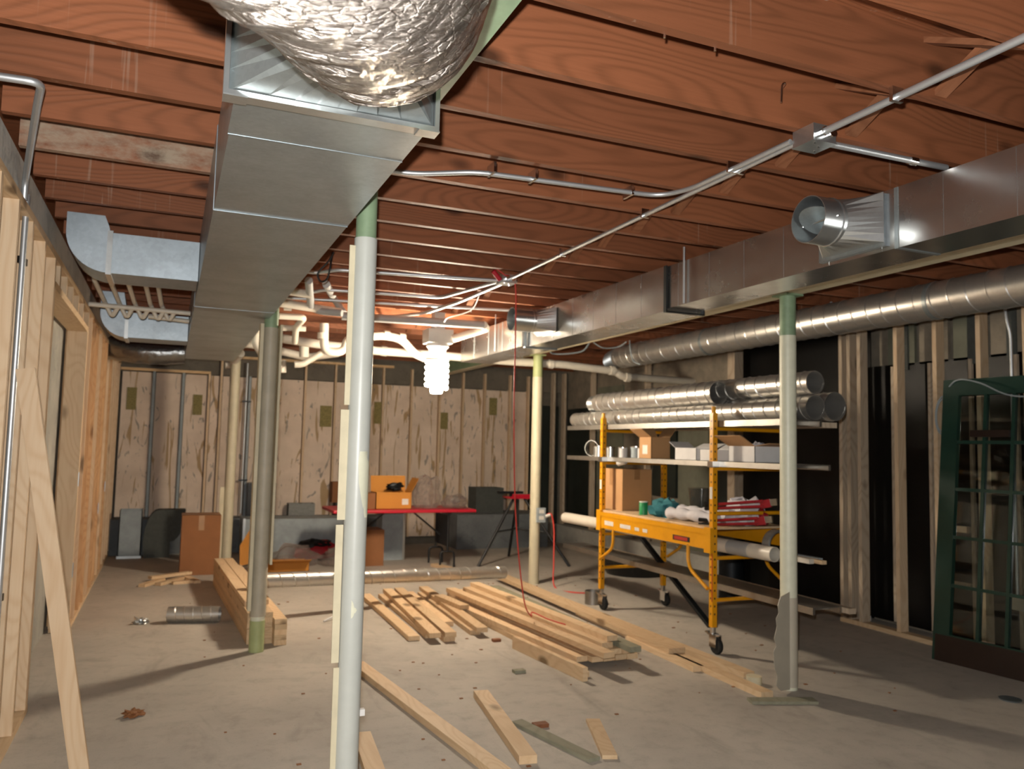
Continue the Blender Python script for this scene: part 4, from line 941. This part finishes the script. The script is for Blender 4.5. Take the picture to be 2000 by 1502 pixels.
# ============================================================ RED FOLDING TABLE
TX0, TX1, TY0, TY1, TH = 1.80, 3.57, 9.45, 10.20, .725
t = thing('folding_table', (2.7, 9.8, 0), 'red-topped folding table with black legs near the far wall', 'table')
top = MB().box(TX0, TX1, TY0, TY1, TH-.038, TH).build('tabletop', 'red_plastic', t, False)
bv = top.modifiers.new('b', 'BEVEL'); bv.width = .012; bv.segments = 3
for xx, s_ in ((TX1-.32, 1), (TX0+.32, -1)):
    MB().box(xx-.02, xx+.02, TY0+.08, TY1-.08, TH-.06, TH-.038).build('leg_hinge', 'black_paint', t, False)
    for yy in (TY0+.14, TY1-.14):
        MB().tube([(xx, yy, .20), (xx, yy, TH-.05)], .014, 10).build('leg', 'black_paint', t)
        MB().tube(rounded([(xx-.09, yy, 0), (xx-.09, yy, .20), (xx+.09, yy, .20), (xx+.09, yy, 0)], .05), .013, 10).build('foot', 'black_paint', t)
    MB().box(xx-.006, xx+.006, TY0+.14, TY1-.14, .26, TH-.08).build('leg_panel', 'black_paint', t, False)
    MB().tube([(xx-s_*.02, (TY0+TY1)/2, .38), (xx-s_*.40, (TY0+TY1)/2, TH-.045)], .010, 8).build('brace', 'black_paint', t)
c_ = carton('orange_carton', 2.34, 2.78, 9.62, 9.92, TH, .20, 'cardboard_orange', 'open orange carton with raised flaps on the red table', (0, 1.1, 0, 1.45), None, .62)
MB().box(2.66, 2.74, 9.618, 9.62, TH+.05, TH+.12).build('label', 'white_label', c_, False)
closed_box(2.12, 2.33, 9.62, 9.86, TH, .19, 'cardboard_dark', 'small brown box on the table beside the nearest post', False)
tag(MB().blob((2.60, 9.77, TH+.26), .10, .07, .05, .5, seed=21, flat=False).build('dark_tool', 'dark_metal'), 'dark tool lying in the orange carton on the table', 'tool')
tag(MB().blob((3.02, 9.78, TH+.14), .17, .14, .25, .4, seed=12).build('plastic_bag', 'clear_plastic'), 'taller clear plastic bag on the red table', 'bag')
tag(MB().blob((3.38, 9.72, TH+.06), .16, .16, .10, .5, seed=13).build('plastic_bag', 'clear_plastic'), 'lower clear plastic bag at the right end of the red table', 'bag')
tag(MB().blob((3.38, 9.72, TH+.09), .05, .05, .04, .6, seed=14, flat=False).build('foil_scrap', 'galvanised_bright'), 'shiny bits inside the lower clear bag on the table', 'scrap')
closed_box(2.28, 2.54, 9.95, 10.35, 0, .44, 'cardboard_dark', 'brown cardboard box on the floor under the red table', False)
t = thing('duct_piece', (2.75, 10.5, 0), 'upright grey duct piece under the red table', 'duct')
MB().box(2.62, 2.90, 10.4, 10.7, 0, .60).build('duct_body', 'sheet_grey', t, False); MB().box(2.90, 2.93, 10.39, 10.71, 0, .61).build('flange', 'galvanised_bright', t, False)

# ============================================================ SAW STAND
t = thing('saw_stand', (4.3, 9.75, 0), 'black tripod stand with a red tray behind the hanging cord', 'stand')
A = V((4.26, 9.75, .84))
for p in ((3.665, 9.60, 0), (4.80, 9.30, 0), (4.42, 10.40, 0)):
    MB().tube([A+V(((p[0]-A.x)*.12, (p[1]-A.y)*.12, 0)), p], .018, 10).build('leg', 'black_paint', t)
MB().tube([A, (4.26, 9.75, .42)], .014, 10).build('centre_column', 'black_paint', t)
for p in ((3.95, 9.67, .42), (4.54, 9.52, .42), (4.34, 10.08, .42)): MB().tube([(4.26, 9.75, .45), p], .009, 8).build('brace', 'black_paint', t)
MB().box(4.10, 4.46, 9.62, 9.90, .84, .865).build('tray', 'red_plastic', t, False); MB().box(4.12, 4.44, 9.615, 9.62, .865, .90).build('tray_lip', 'red_plastic', t, False)
MB().box(3.98, 4.32, 9.72, 9.80, .90, .93).build('tray_bar', 'dark_metal', t, False); MB().box(4.14, 4.18, 9.74, 9.78, .865, .90).build('bar_block', 'dark_metal', t, False)
t = thing('hanging_wire', (.9, 5.25, 2.6), 'black wire loop dangling from the joists beside the big duct', 'cable')
MB().tube(curve([(.93, 5.22, 2.745), (.90, 5.23, 2.68), (.84, 5.25, 2.60), (.86, 5.26, 2.55), (.90, 5.26, 2.57), (.915, 5.24, 2.65), (.925, 5.24, 2.745)], 8), .006, 8).build('wire', 'black_plastic', t)
t = thing('thin_wire', (2.1, 6.5, 2.6), 'thin white wire sagging from the conduit toward the lamp box', 'cable')
MB().tube(curve([(2.24, 6.0, 2.71), (2.28, 6.3, 2.64), (2.18, 6.6, 2.61), (2.20, 6.8, 2.60), (2.10, 7.0, 2.62), (2.24, 7.12, 2.60)], 8), .005, 8).build('wire', 'white_box', t)
